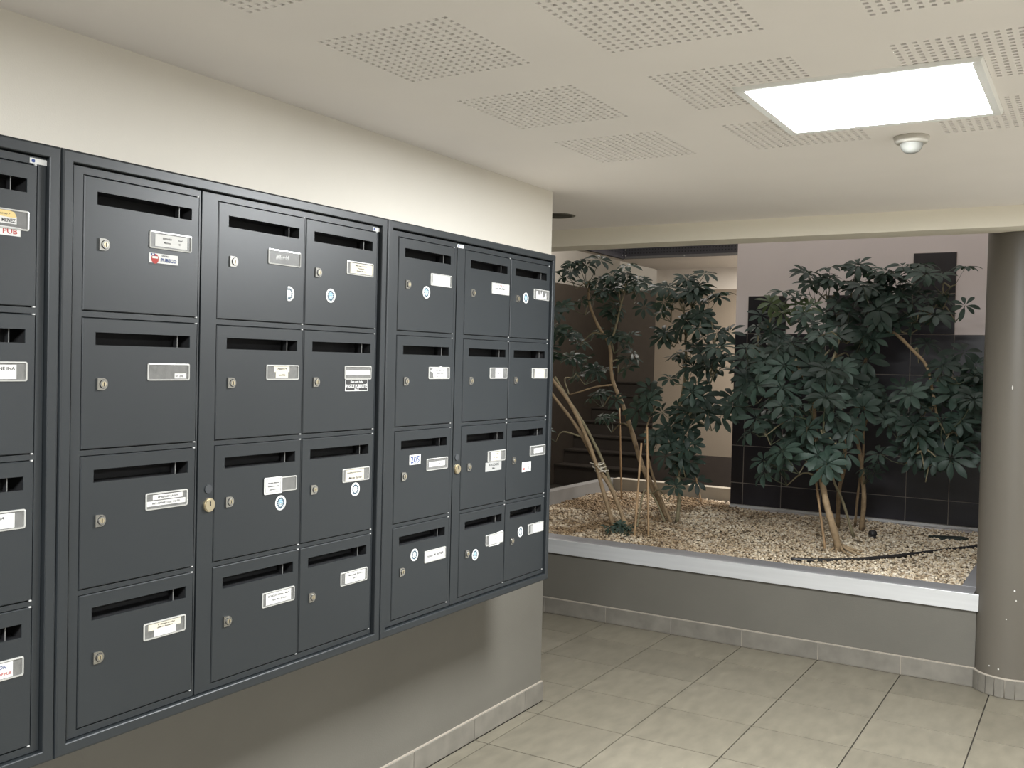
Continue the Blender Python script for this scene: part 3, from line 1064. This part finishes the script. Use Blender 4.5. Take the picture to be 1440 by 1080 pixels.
# stickers: (kind, y, z) relative to the door's top left corner
STICK = {
    ('B', 1): [('cut', .290, -.247)], ('C', 1): [('round', .120, -.240)], ('B', 3): [('round', .270, -.196)], ('C', 3): [('pale', .266, -.189)],
    ('D', 1): [('round', .173, -.190)], ('F', 1): [('round', .128, -.161)], ('D', 4): [('pale', .133, -.117)], ('E', 4): [('round', .119, -.183)],
    ('F', 4): [('pale', .131, -.138)],
    ('A', 1): [('pubeco', .245, -.187)], ('C', 2): [('noads', .262, -.181)], ('D', 3): [('205', .124, -.111)], ('E', 3): [('grey', .246, -.181)],
    ('F', 3): [('white', .170, -.205)], ('U', 1): [('pub', .262, -.166)],
}


def sticker_obj(kind, door, y_, z_):
    if kind in ('round', 'cut', 'pale'):
        o = link('round_sticker', {'round': RS, 'cut': RSC, 'pale': RSP}[kind], door, (0.0006, y_, z_))
        o['label'] = 'round white and blue sticker'
        return o
    if kind == 'pubeco':
        me = label_mesh([((-.048, .048, -.013, .013), W_), ((-.048, .048, -.0165, -.013), BLK_),
                         ([(-.029 + .0125 * math.cos(k * .524), -.002 + .0135 * math.sin(k * .524)) for k in range(12)], RED_),
                         ((-.038, -.020, -.001, .005), W_), ((-.043, -.030, .006, .012), BLUE_), ((-.039, -.034, .007, .011), W_)],
                        [('OUI AU', .004, .008, .0040, .026, INK_), ('PUBECO', .016, -.0035, .010, .052, BLUE_)], 0.0004)
        lab = 'white sticker with red disc and blue lettering'
    elif kind == 'noads':
        me = label_mesh([((-.060, .060, -.020, .020), WINK_), ((-.0575, .0575, -.0178, .0185), BLK_)],
                        [('Dans cette boîte,', .0, .0115, .0078, .066, WINK_, .15), ('PAS DE PUBLICITÉ', .0, -.0015, .0115, .110, WINK_), ('Merci', .0, -.0135, .006, .022, WINK_)], 0.0004)
        lab = 'black sticker with white lettering'
    elif kind == '205':
        me = label_mesh([((-.035, .035, -.0185, .0185), W_)], [('205', .0, .0, .026, .055, BLUE_)], 0.0004)
        lab = 'white sticker numbered 205'
    elif kind == 'grey':
        me = label_mesh([((-.064, .064, -.019, .019), GREY_)], [('ROUZAIRE', .004, .007, .010, .080, INK_), ('Max', .002, -.008, .008, .034, INK_)], 0.0004)
        lab = 'grey sticker with bold lettering'
    elif kind == 'white':
        me = label_mesh([((-.040, .040, -.022, .022), W_), ((-.028, -.016, -.014, -.004), RED_), ((-.026, -.018, .004, .012), GREY_),
                         ((.012, .024, -.012, .002), GREY_), ((.014, .024, .006, .013), GREY_)], [], 0.0004)
        lab = 'small white sticker with red and grey marks'
    else:
        me = label_mesh([((-.12, .056, -.0105, .0105), W_)], [('PUB', .030, 0, .0125, .036, RED_)], 0.0004)
        lab = 'white strip with red lettering'
    me.name = 'sticker'
    o = link('sticker', me, door, (0.0006, y_, z_))
    o['label'] = lab
    return o


def frame_mesh(y0, y1, z0, z1, w, x0, x1, outer_r=0.006):
    """rectangular surround with softened outer edges, mitred from a swept profile"""
    mm = MB()
    prof = [(0.0, x0), (0.0, x1 - outer_r), (outer_r * 0.3, x1 - outer_r * 0.3), (outer_r, x1), (w - 0.002, x1), (w, x1 - 0.002), (w, x0)]
    rings = []
    for (o_, xx) in prof:
        rings.append([(xx, y0 + o_, z0 + o_), (xx, y1 - o_, z0 + o_), (xx, y1 - o_, z1 - o_), (xx, y0 + o_, z1 - o_)])
    for a, b_ in zip(rings[:-1], rings[1:]):
        for k in range(4):
            k2 = (k + 1) % 4
            mm.quad([a[k], a[k2], b_[k2], b_[k]])
    return mm


def build_unit(label, y0, y1, cols_l, cols_r, lp, rp, key, lock_y, tag_y, body_label):
    """y0,y1 outer extent; cols_*: [(letter, y0, y1)]; lp, rp: extents of the two hinged panels"""
    t = empty('mailbox_unit', (0, y0, Z0U), label, 'mailboxes', 'grey letterbox units on the wall')
    off = -Vector(t.location)
    t.location = (XW - XD * UK, y0 * UK, 1.7 + (Z0U - 1.7) * UK)
    t.scale = (UK, UK, UK)

    def add(name, mb, mats):
        o = link(name, mb.mesh(name, mats), t)
        o.location = off
        return o
    mm = MB()
    xk = XD - XW / UK + 0.0006
    mm.box(xk, XD - 0.078, y0 + 0.004, y1 - 0.004, Z0U + 0.004, Z1U - 0.004)
    add('casing', mm, DARKGAP)
    add('surround', frame_mesh(y0, y1, Z0U, Z1U, 0.0305 if y1 < 4 else 0.0285, xk, XD + 0.012), PAINT)
    xp0, xp1 = XD - 0.022, XD - 0.0025
    pz0, pz1 = Z0U + 0.0335, Z1U - 0.0335
    for (pa, pb), cols in ((lp, cols_l), (rp, cols_r)):
        if not cols:
            continue
        mm = MB()
        gp = 0.0022
        yl, yr = cols[0][1] - gp, cols[-1][2] + gp
        mm.box(xp0, xp1, pa, yl, pz0, pz1)
        mm.box(xp0, xp1, yr, pb, pz0, pz1)
        mm.box(xp0, xp1, yl, yr, ROWT[0] + gp, pz1)
        mm.box(xp0, xp1, yl, yr, pz0, ROWB[3] - gp)
        for k in range(3):
            mm.box(xp0, xp1, yl, yr, ROWT[k + 1] + gp, ROWB[k] - gp)
        for ca, cb in zip(cols[:-1], cols[1:]):
            if cb[1] - ca[2] > 2 * gp + 0.002:
                for k in range(4):
                    mm.box(xp0, xp1, ca[2] + gp, cb[1] - gp, ROWB[k] - gp, ROWT[k] + gp)
        add('hinged_panel', mm, PAINT)
    for (n_, a, b_) in cols_l + cols_r:
        w = round(b_ - a, 4)
        for r_ in range(4):
            h = round(ROWT[r_] - ROWB[r_], 4)
            if (w, h) not in DOORM:
                DOORM[(w, h)] = door_mesh(w, h)
                LINM[w] = LINM.get(w) or liner_mesh(w)
            dr = link('door', DOORM[(w, h)], t, Vector((XD, a, ROWT[r_])) + off)
            link('slot_liner', LINM[w], dr)
            link('lock', LOCKM, dr, (0, 0.056, -0.169))
            link('name_holder', HOLDM, dr, (0, 0.268, -0.1375))
            link('hinge_pin', NUBM, dr, (0.0, w, 0.0012))
            link('hinge_pin', NUBM, dr, (0.0, w, -h))
            kk = (n_ if key is None else key.get(n_, '-'), r_ + 1)
            if kk in LABELS:
                rects, texts = LABELS[kk]
                o = link('name_label', label_mesh(rects, texts), dr, (0, 0.268, -0.1375))
                if kk == ('B', 3):
                    o.location.x = 0.0025
                    o['label'] = 'white name card with a printed border'
            for s_ in STICK.get(kk, []):
                sticker_obj(s_[0], dr, s_[1], s_[2])
    if lock_y:
        lk = MB()
        circ = [(0.020 * math.cos(2 * math.pi * k / 28), 0.020 * math.sin(2 * math.pi * k / 28)) for k in range(28)]
        lk.prism(circ, 'x', 0, 0.006, 0)
        lk.prism([(q[0] * .86, q[1] * .86) for q in circ], 'x', 0.006, 0.009, 0)
        lk.box(0.009, 0.0094, -0.0022, 0.0022, -0.002, 0.011, 1)
        o = link('cylinder_lock', lk.mesh('cylinder_lock', [BRASS, DARKGAP]), t, Vector((xp1, lock_y, 1.260)) + off)
        o['label'] = 'round brass cylinder lock'
        bk = MB()
        circ = [(0.013 * math.cos(2 * math.pi * k / 20), 0.013 * math.sin(2 * math.pi * k / 20)) for k in range(20)]
        bk.prism(circ, 'x', 0, 0.003)
        link('blanking_plug', bk.mesh('blanking_plug', mat('dark_plug', (0.035, 0.038, 0.042), 0.35)), t, Vector((xp1, lock_y - 0.002, 1.307)) + off)
    me = label_mesh([((-.022, .022, -.0065, .0065), W_), (rrect(.009, .008, .003, cx=-.013), BLUE_)], [('signal', .006, 0, .0055, .022, BLUE_)] if False else [], 0.0004)
    mk = MB()
    link('maker_tag', me, t, Vector((xp1 + 0.0004, tag_y, 2.153)) + off)['label'] = 'small white tag with a blue mark'
    return t


SH = -1.292
build_unit('grey letterbox block cut off by the left edge, MENEZ label on top', 0.72, 1.4885, [],
           [('B', 2.0 + SH, 2.358 + SH), ('C', 2.365 + SH, 2.725 + SH)], (0, 0), (0.754, 1.4555), {'C': 'U'}, None, 1.436,
           None)
build_unit('widest letterbox block in the middle, with the black no-advertising sticker', 1.4915, 2.7685, [('A', 1.561, 1.927)],
           [('B', 2.0, 2.358), ('C', 2.365, 2.725)], (1.532, 1.934), (1.940, 2.7345), None, 1.980, 2.722, None)
build_unit('letterbox block nearest the wall corner, with the 205 sticker', 2.7715, 4.0225, [('D', 2.850, 3.208)],
           [('E', 3.287, 3.637), ('F', 3.643, 3.986)], (2.812, 3.225), (3.231, 3.991), None, 3.259, 3.250, None)

# ------------------------------------------------------------------ plants


def leaf_mesh(seed, n=8, young=False):
    """palmate leaf: leaflets radiating from the origin, upper side +z"""
    r = random.Random(seed)
    mm = MB()
    prof = [(0.0, 0.0), (0.12, 0.0013), (0.20, 0.006), (0.36, 0.017), (0.58, 0.0245), (0.76, 0.0250), (0.90, 0.0155), (1.0, 0.0015)]
    for k in range(n):
        a = 2 * math.pi * (k + r.uniform(-.15, .15)) / n
        L = r.uniform(0.135, 0.175) * (0.85 if k % 4 == 0 else 1.0)
        droop = r.uniform(0.10, 0.55)
        wid = r.uniform(0.85, 1.1)
        roll = r.uniform(-0.25, 0.25)
        ca, sa = math.cos(a), math.sin(a)
        rows = []
        for (t_, w_) in prof:
            d_ = t_ * L
            z_ = 0.014 * math.sin(t_ * 2.2) - droop * L * t_ * t_ * 0.75
            w2 = w_ * wid
            fold = 0.22 * w2
            pl_ = []
            for s_ in (-1, 0, 1):
                lx, ly, lz = d_, s_ * w2, z_ + abs(s_) * fold + s_ * w2 * roll
                pl_.append((lx * ca - ly * sa, lx * sa + ly * ca, lz))
            rows.append(pl_)
        n0 = len(mm.v)
        for pr in rows:
            mm.v += pr
        for i in range(1, len(rows) - 1):
            for s_ in range(2):
                mm.smooth.add(len(mm.f))
                mm.f.append((n0 + i * 3 + s_, n0 + i * 3 + s_ + 1, n0 + (i + 1) * 3 + s_ + 1, n0 + (i + 1) * 3 + s_))
                mm.m.append(0)
        i = 0
        mm.f.append((n0 + 1, n0 + 3, n0 + 4))
        mm.f.append((n0 + 1, n0 + 4, n0 + 5))
        mm.m += [0, 0]
    me = bpy.data.meshes.new('leaf')
    me.from_pydata(mm.v, [], mm.f)
    me.materials.append(LEAFY if young else LEAF)
    me.polygons.foreach_set('use_smooth', [True] * len(mm.f))
    me.update()
    return me


LEAVES = [leaf_mesh(s, n) for s, n in ((1, 8), (2, 9), (3, 8), (4, 7), (5, 9), (6, 8), (7, 7), (8, 9))]
LEAVESY = [leaf_mesh(20, 8, True), leaf_mesh(21, 7, True)]
PR = random.Random(5)


def spline(pts, n=5):
    out = []
    P_ = [Vector(p) for p in pts]
    P_ = [P_[0] * 2 - P_[1]] + P_ + [P_[-1] * 2 - P_[-2]]
    for i in range(1, len(P_) - 2):
        for k in range(n):
            t_ = k / n
            a, b_, c_, d_ = P_[i - 1], P_[i], P_[i + 1], P_[i + 2]
            out.append(0.5 * ((2 * b_) + (c_ - a) * t_ + (2 * a - 5 * b_ + 4 * c_ - d_) * t_ * t_ + (3 * b_ - a - 3 * c_ + d_) * t_ ** 3))
    out.append(P_[-2])
    return out


def plant(label, trunks, tips, base, droop_above=None):
    """trunks: (points, r0, r1, material); tips: (px, py, depth y, leaves, size, mode)"""
    t = empty('umbrella_plant', base, label, 'plant', 'umbrella plants in the gravel planter')
    off = -Vector(t.location)
    all_nodes = []
    for pts, r0, r1, mt_ in trunks:
        sp = spline(pts, 4)
        k = len(sp)
        mm = MB()
        mm.tube(sp, [(r0 + (r1 - r0) * i / (k - 1)) * (1 + 0.10 * math.sin(i * 2.3)) for i in range(k)], 9)
        o = link('trunk', mm.mesh('trunk', mt_), t)
        o.location = off
        all_nodes += sp[k // 3:]
    for tp in tips:
        br = MB()
        px, py, yd, nl, size, mode = tp
        C_ = at(px, py, yd)
        # twig end from which the leaf stalks spring: below and towards the trunk
        best = min(all_nodes, key=lambda q: (q - C_).length + (0.6 if q.z > C_.z else 0))
        dirn = (best - C_)
        root = C_ + Vector((0, 0, -0.10)) + dirn.normalized() * min(0.08, dirn.length * 0.5)
        mid = (best + root) / 2 + Vector((PR.uniform(-.05, .05), PR.uniform(-.05, .05), 0.06))
        br.tube(spline([best, mid, root], 4), [0.008 - 0.0045 * i / 8 for i in range(9)], 5, 0)
        all_nodes.append(root)
        nl = nl if nl == 1 else int(nl * 1.45 + 0.5)
        for k in range(nl):
            if mode == 'top':
                jit = Vector((PR.gauss(0, .12), PR.gauss(0, .09), PR.gauss(0, .035)))
                nrm = Vector((PR.gauss(.12, .22), PR.gauss(-.42, .20), 1.0))
            elif mode == 'side':
                jit = Vector((PR.gauss(0, .09), PR.gauss(0, .10), PR.gauss(0, .06)))
                nrm = Vector((PR.gauss(.05, .35), PR.gauss(-.55, .30), 0.85))
            else:
                jit = Vector((PR.gauss(0, .07), PR.gauss(0, .10), PR.gauss(0, .06)))
                nrm = Vector((PR.gauss(.1, .35), PR.gauss(-.95, .30), 0.65))
            if k == 0:
                jit *= 0.15
            p_l = C_ + jit
            nrm.normalize()
            tang = nrm.orthogonal().normalized()
            bt_ = nrm.cross(tang)
            s_ = size * PR.uniform(0.70, 0.98)
            R_ = Matrix((tang, bt_, nrm)).transposed().to_4x4()
            ml = PR.choice(LEAVES) if mode != 'young' else PR.choice(LEAVESY)
            o = link('leaf', ml, t)
            o.matrix_local = Matrix.Translation(p_l + off) @ R_ @ Matrix.Rotation(PR.uniform(0, 6.28), 4, 'Z') @ Matrix.Scale(s_, 4)
            c1 = (p_l * 0.6 + root * 0.4) - nrm * 0.03
            br.tube([root, c1, p_l], [0.0034, 0.0026, 0.0022], 4, 1, cap=False)
        o = link('branch', br.mesh('branch', [BARKG, STEMG]), t)
        o.location = off
    return t


def A(px, py, y):
    return at(px, py, y)


def G_(px, py):
    dv = f2 + r3 * ((px - 720) / F_PX) - u3 * ((py - 540) / F_PX)
    return CAM + dv * ((0.472 - CAM.z) / dv.z)


# leaning stems at the far left, tied together
y1 = 6.66
b1 = G_(863, 741)
plant('umbrella plant of bare stems leaning left, tied with white string', [
    ([b1, A(848, 690, 6.66), A(834, 640, 6.66), A(806, 575, 6.64), A(776, 533, 6.62), A(752, 505, 6.6), A(735, 470, 6.6)], .017, .012, BARK),
    ([G_(883, 746), A(862, 692, 6.70), A(840, 655, 6.69), A(812, 602, 6.69), A(783, 563, 6.69), A(762, 535, 6.7)], .017, .010, BARK),
    ([G_(879, 738), A(862, 690, 6.76), A(846, 645, 6.75), A(822, 598, 6.74), A(802, 566, 6.72), A(780, 530, 6.7)], .013, .010, BARKG),
], [(783, 470, 6.75, 3, .95, 'side'), (775, 500, 6.8, 3, .95, 'side'), (778, 440, 6.9, 2, .9, 'side'), (770, 600, 6.7, 1, .6, 'side')], tuple(b1))
s = empty('binding_string', tuple(A(842, 657, 6.69)), 'white string knotted round the leaning stems', 'string')
m = MB()
for k in range(3):
    cpt = A(838 + 3.5 * k, 652 + 5 * k, 6.69)
    ring = [cpt + Vector((0.052 * math.cos(a), 0.05 * math.sin(a) + 0.012, 0.006 * math.sin(2 * a + k))) for a in [2 * math.pi * i / 18 for i in range(19)]]
    m.tube(ring, 0.0042, 5)
m.tube([A(838, 654, 6.63), A(845, 661, 6.62), A(852, 664, 6.62)], 0.004, 5)
part(s, 'loop', m, STRING)

# tall thin tree at left
b2 = G_(938, 728)
plant('tall thin umbrella plant with bare curved trunk and top leaves under the beam', [
    ([b2, A(921, 692, 7.3), A(903, 655, 7.3), A(890, 612, 7.3), A(876, 570, 7.3), A(861, 533, 7.3), A(857, 486, 7.3), A(841, 458, 7.3), A(829, 428, 7.3), A(828, 405, 7.3)], .023, .009, BARK),
    ([A(862, 541, 7.3), A(838, 544, 7.25), A(815, 551, 7.2), A(800, 555, 7.2)], .008, .005, BARK),
    ([A(857, 486, 7.3), A(866, 460, 7.3), A(873, 430, 7.3), A(880, 405, 7.3)], .009, .006, BARKG),
], [(823, 374, 7.3, 4, .95, 'top'), (800, 381, 7.2, 1, .95, 'top'), (843, 393, 7.3, 4, .9, 'top'), (882, 388, 7.35, 4, .9, 'top'),
    (868, 407, 7.3, 4, .9, 'top'), (900, 408, 7.5, 1, .8, 'top'), (818, 424, 7.3, 2, .8, 'side'), (862, 445, 7.35, 3, .9, 'side'), (805, 470, 7.4, 2, .85, 'side'),
    (872, 475, 7.3, 3, .9, 'side'), (808, 505, 7.45, 3, .85, 'side'), (880, 505, 7.4, 2, .85, 'side'), (835, 520, 7.5, 3, .9, 'side'), (842, 555, 7.5, 3, .85, 'side'),
    (855, 590, 7.6, 2, .8, 'side')], tuple(b2))

# bush in the middle
b3 = G_(952, 734)
Y3 = 7.2
plant('bushy umbrella plant in the middle, left of the black tiles', [
    ([b3, A(955, 700, Y3), A(953, 660, Y3), A(948, 610, Y3), A(960, 550, Y3), A(965, 500, Y3), A(962, 440, Y3)], .016, .007, BARKG),
    ([G_(944, 735), A(925, 690, 7.2), A(913, 650, 7.2), A(907, 610, 7.2), A(925, 560, 7.2)], .012, .006, BARK),
    ([G_(936, 736), A(920, 700, 7.1), A(906, 690, 7.0), A(896, 740, 6.7)], .008, .006, BARKG),
    ([A(948, 610, Y3), A(985, 560, 7.1), A(1005, 500, 7.1), A(1000, 450, 7.1)], .010, .005, BARKG),
], [(961, 391, 7.2, 2, .95, 'top'), (932, 405, 7.2, 3, .95, 'top'), (985, 404, 7.2, 4, .95, 'top'), (1000, 420, 7.3, 2, .85, 'top'), (965, 415, 7.3, 2, .9, 'top'),
    (930, 434, 7.2, 2, .85, 'front'), (962, 459, 7.1, 3, 1.0, 'front'), (991, 446, 7.1, 2, .85, 'front'), (1008, 470, 7.1, 2, .95, 'side'), (935, 470, 7.2, 2, .95, 'side'),
    (985, 487, 7.2, 3, .95, 'side'), (958, 500, 7.3, 2, .8, 'side'), (1010, 500, 7.0, 3, .95, 'side'), (1000, 515, 7.1, 2, .9, 'side'), (965, 520, 7.2, 3, .9, 'side'),
    (912, 565, 7.1, 3, 1.05, 'front'), (985, 558, 7.0, 3, 1.0, 'front'), (955, 575, 7.2, 3, .95, 'front'), (1012, 585, 7.0, 2, 1.0, 'front'), (940, 600, 7.1, 3, .95, 'front'),
    (968, 600, 7.1, 2, .95, 'front'), (922, 620, 7.2, 2, .85, 'side'), (958, 635, 7.1, 3, .9, 'front'), (975, 652, 7.2, 2, .85, 'side'), (955, 650, 7.2, 2, .8, 'front'),
    (950, 684, 7.0, 1, .85, 'front'), (1030, 560, 7.0, 2, .95, 'front')], tuple(b3))

# main bush in front of the tiles
b4 = G_(1181, 778)
Y4 = 6.62
plant('umbrella plant with thick pale trunk and exposed roots near the front edge', [
    ([b4, A(1171, 740, Y4), A(1163, 712, Y4), A(1157, 682, Y4), A(1149, 640, Y4), A(1146, 600, Y4), A(1142, 560, Y4), A(1120, 510, Y4)], .026, .010, BARK),
    ([A(1146, 600, Y4), A(1110, 570, 6.65), A(1080, 540, 6.7), A(1060, 500, 6.75)], .011, .006, BARKG),
    ([A(1142, 560, Y4), A(1165, 520, 6.7), A(1180, 480, 6.8)], .010, .006, BARKG),
], [(1048, 505, 6.75, 2, .95, 'side'), (1062, 492, 6.8, 3, .95, 'side'), (1078, 515, 6.6, 3, .95, 'front'), (1050, 545, 6.6, 3, 1.0, 'front'), (1110, 500, 6.7, 3, .95, 'side'),
    (1140, 478, 6.7, 4, .95, 'side'), (1095, 525, 6.7, 3, 1.0, 'front'), (1100, 557, 6.6, 3, 1.0, 'front'), (1142, 525, 6.6, 3, 1.0, 'front'), (1060, 590, 6.5, 2, 1.05, 'front'),
    (1118, 592, 6.5, 3, .9, 'front'), (1144, 569, 6.4, 2, 1.0, 'side'), (1172, 585, 6.5, 3, .95, 'side'), (1090, 600, 6.7, 2, .9, 'front'), (1108, 642, 6.5, 2, .95, 'front'),
    (1163, 633, 6.5, 3, 1.0, 'front'), (1158, 655, 6.45, 2, .95, 'front'), (1128, 628, 6.6, 2, .85, 'front'), (1095, 660, 6.8, 2, .8, 'front'), (1180, 548, 6.6, 3, 1.0, 'front'),
    (1175, 515, 6.7, 3, 1.0, 'front'), (1083, 470, 6.9, 2, .9, 'front'), (1062, 458, 6.9, 2, .85, 'side'), (1085, 425, 6.9, 2, .8, 'young'), (1130, 450, 6.8, 3, .9, 'side'),
    (1125, 410, 6.9, 2, .8, 'top'), (1140, 430, 6.9, 2, .75, 'young'), (1195, 600, 6.55, 2, .85, 'front')], tuple(b4))
# its roots
rt_p = [o for o in bpy.data.objects if o.get('label', '').startswith('umbrella plant with thick pale')][0]
m = MB()
for k in range(7):
    a = -2.6 + k * 0.75
    p0 = b4 + Vector((0.012 * math.cos(a), 0.012 * math.sin(a), 0.055))
    L = PR.uniform(.10, .19)
    m.tube(spline([p0, b4 + Vector((L * .45 * math.cos(a), L * .45 * math.sin(a), 0.03)), b4 + Vector((L * math.cos(a + .3), L * math.sin(a + .3), 0.004))], 4),
           [.013 - .0009 * i for i in range(9)], 6)
part(rt_p, 'roots', m, BARK)

# tall plant behind with several trunks
b5 = G_(1211, 748)
Y5 = 7.6
plant('tallest umbrella plant, thin trunks close to the tiled wall', [
    ([b5, A(1215, 700, Y5), A(1211, 650, Y5), A(1204, 600, Y5), A(1208, 540, Y5), A(1225, 480, Y5), A(1235, 430, 7.5)], .019, .008, BARK),
    ([G_(1202, 743), A(1207, 690, 7.65), A(1214, 640, 7.65), A(1216, 600, 7.65), A(1235, 560, 7.6)], .010, .006, BARK),
    ([G_(1178, 744), A(1180, 690, 7.55), A(1188, 650, 7.55), A(1185, 590, 7.5), A(1175, 520, 7.4), A(1180, 450, 7.4)], .017, .008, BARK),
    ([G_(1201, 757), A(1185, 705, 7.3), A(1172, 675, 7.3), A(1165, 640, 7.3)], .011, .007, BARKG),
    ([A(1225, 480, Y5), A(1252, 466, 7.3), A(1285, 494, 7.1), A(1303, 515, 7.05), A(1311, 548, 7.0), A(1318, 590, 7.0)], .013, .008, BARK),
    ([A(1235, 430, 7.5), A(1280, 470, 7.4), A(1330, 410, 7.4), A(1345, 400, 7.4)], .006, .004, BARKG),
], [(1160, 391, 7.4, 4, .95, 'top'), (1138, 398, 7.4, 2, .9, 'top'), (1205, 375, 7.4, 3, .95, 'top'), (1243, 390, 7.4, 4, .95, 'top'), (1275, 378, 7.4, 3, .9, 'top'),
    (1318, 388, 7.4, 2, .95, 'top'), (1200, 405, 7.4, 3, .9, 'top'), (1178, 425, 7.3, 3, 1.0, 'side'), (1225, 410, 7.3, 3, .95, 'side'), (1265, 405, 7.3, 3, .9, 'top'),
    (1290, 410, 7.4, 3, .9, 'top'), (1240, 430, 7.2, 4, 1.0, 'side'), (1280, 428, 7.2, 3, 1.0, 'side'), (1205, 440, 7.3, 3, 1.0, 'side'), (1305, 430, 7.4, 3, .9, 'side'),
    (1328, 412, 7.4, 2, .8, 'top'), (1359, 430, 7.3, 1, .75, 'front'), (1190, 460, 7.2, 3, 1.0, 'side'), (1232, 460, 7.2, 3, 1.0, 'front'), (1262, 452, 7.3, 3, .95, 'front'),
    (1210, 490, 7.3, 2, .95, 'front'), (1300, 487, 7.2, 1, .85, 'side'), (1205, 520, 7.2, 3, 1.0, 'front'), (1215, 545, 7.1, 3, 1.0, 'front'), (1235, 565, 7.2, 2, .9, 'front'),
    (1330, 516, 7.0, 3, .95, 'side'), (1372, 520, 7.1, 2, .85, 'side'), (1350, 540, 7.0, 3, 1.0, 'front'), (1310, 555, 7.0, 3, .9, 'front'), (1283, 565, 6.95, 3, .95, 'side'),
    (1365, 560, 7.1, 3, .95, 'front'), (1285, 588, 6.9, 2, .95, 'side'), (1345, 590, 6.9, 2, 1.0, 'front'), (1252, 590, 7.1, 2, 1.0, 'front'), (1289, 622, 6.95, 2, .9, 'front'),
    (1265, 630, 7.1, 2, .85, 'front'), (1312, 638, 7.0, 2, .85, 'front'), (1345, 628, 6.95, 3, .95, 'front'), (1362, 610, 7.1, 2, .9, 'front'), (1320, 610, 7.0, 3, .95, 'front'),
    (1305, 655, 7.1, 1, .8, 'front'), (1220, 660, 7.5, 2, .65, 'side'), (1190, 540, 7.3, 2, .95, 'front')], tuple(b5))

# low ground cover plant at the coping
bs = G_(868, 756)
gc = empty('ground_cover_plant', tuple(bs), 'low dark green plant at the foot of the leaning stems', 'plant')
for k in range(9):
    o = link('leaf', PR.choice(LEAVES), gc)
    n_ = Vector((PR.gauss(0, .5), PR.gauss(-.3, .5), 1)).normalized()
    tg = n_.orthogonal().normalized()
    R_ = Matrix((tg, n_.cross(tg), n_)).transposed().to_4x4()
    o.matrix_local = Matrix.Translation((PR.uniform(-.10, .10), PR.uniform(-.02, .14), PR.uniform(.01, .07))) @ R_ @ Matrix.Scale(PR.uniform(.35, .5), 4)
m = MB()
for k in range(6):
    a = k * 1.05
    m.tube([(0, 0.05, -0.01), (0.05 * math.cos(a), 0.05 + 0.04 * math.sin(a), 0.04)], 0.003, 5)
link('stems', m.mesh('stems', STEMG), gc)

# canes
for (bx, by, tx, ty, lab, dy) in (
        (874, 703, 871, 574, 'upright bamboo cane behind the leaning stems', 0.0),
        (892, 757, 902, 623, 'leaning bamboo cane just right of the leaning stems', 0.05),
        (912, 757, 910, 600, 'upright bamboo cane nearest the coping, left of the middle bush', 0.05),
        (986, 706, 975, 655, 'short bamboo cane at the back beside the tiled wall', 0.0),
        (1161, 776, 1147, 672, 'bamboo cane left of the thick pale trunk', 0.0)):
    b_ = G_(bx, by)
    tp = A(tx, ty, b_.y + dy)
    m = MB()
    n_ = 9
    pts, rad = [], []
    for k in range(n_):
        q = Vector(b_) * (1 - k / (n_ - 1)) + tp * (k / (n_ - 1))
        pts.append(q - Vector((0, 0, 0.02 if k == 0 else 0)))
        rad.append(0.0075 if k % 3 else 0.0092)
    m.tube(pts, rad, 8)
    o = link('bamboo_cane', m.mesh('bamboo_cane', CANE))
    tag(o, lab, 'cane', 'bamboo canes in the planter')

# irrigation hose, sprinkler cap, cover
m = MB()
hp = [G_(1112, 789), G_(1150, 791), G_(1200, 790), G_(1250, 786), G_(1310, 779), G_(1376, 771)]
hp = [q + Vector((0, 0, 0.014)) for q in hp] + [G_(1400, 765) + Vector((0, 0, 0.012))]
m.tube(spline(hp, 6), 0.0125, 10)
tag(link('irrigation_hose', m.mesh('irrigation_hose', RUBBER)), 'black irrigation hose lying on the gravel at right', 'hose')
q = G_(1227, 756)
t = empty('sprinkler_cap', tuple(q), 'small round black sprinkler cap on the gravel', 'sprinkler')
m = MB()
m.lathe([(0.0, 0.058), (0.016, 0.055), (0.027, 0.045), (0.031, 0.03), (0.028, 0.016), (0.022, 0.008), (0.022, -0.02)], 0, 0, 24)
link('cap', m.mesh('cap', RUBBER), t)
m = MB()
m.lathe([(0.022, 0.0), (0.034, 0.0), (0.034, 0.010), (0.026, 0.013)], 0, 0, 24)
link('collar', m.mesh('collar', RUBBER), t)
m = MB()
qa, qb = G_(1305, 757), G_(1362, 761)
m.prism([(qa.x, qa.y), (qa.x + .08, qa.y - .06), (qb.x - .03, qb.y - .05), (qb.x, qb.y), (qb.x - .05, qb.y + .05), (qa.x + .06, qa.y + .04)], 'z', 0.478, 0.496)
me = m.mesh('drain_cover', mat('dark_green_plastic', (0.022, 0.032, 0.026), 0.55))
bevel_mesh(me, 0.004, 2)
tag(link('drain_cover', me), 'flat dark cover lying on the gravel at the back right', 'cover')
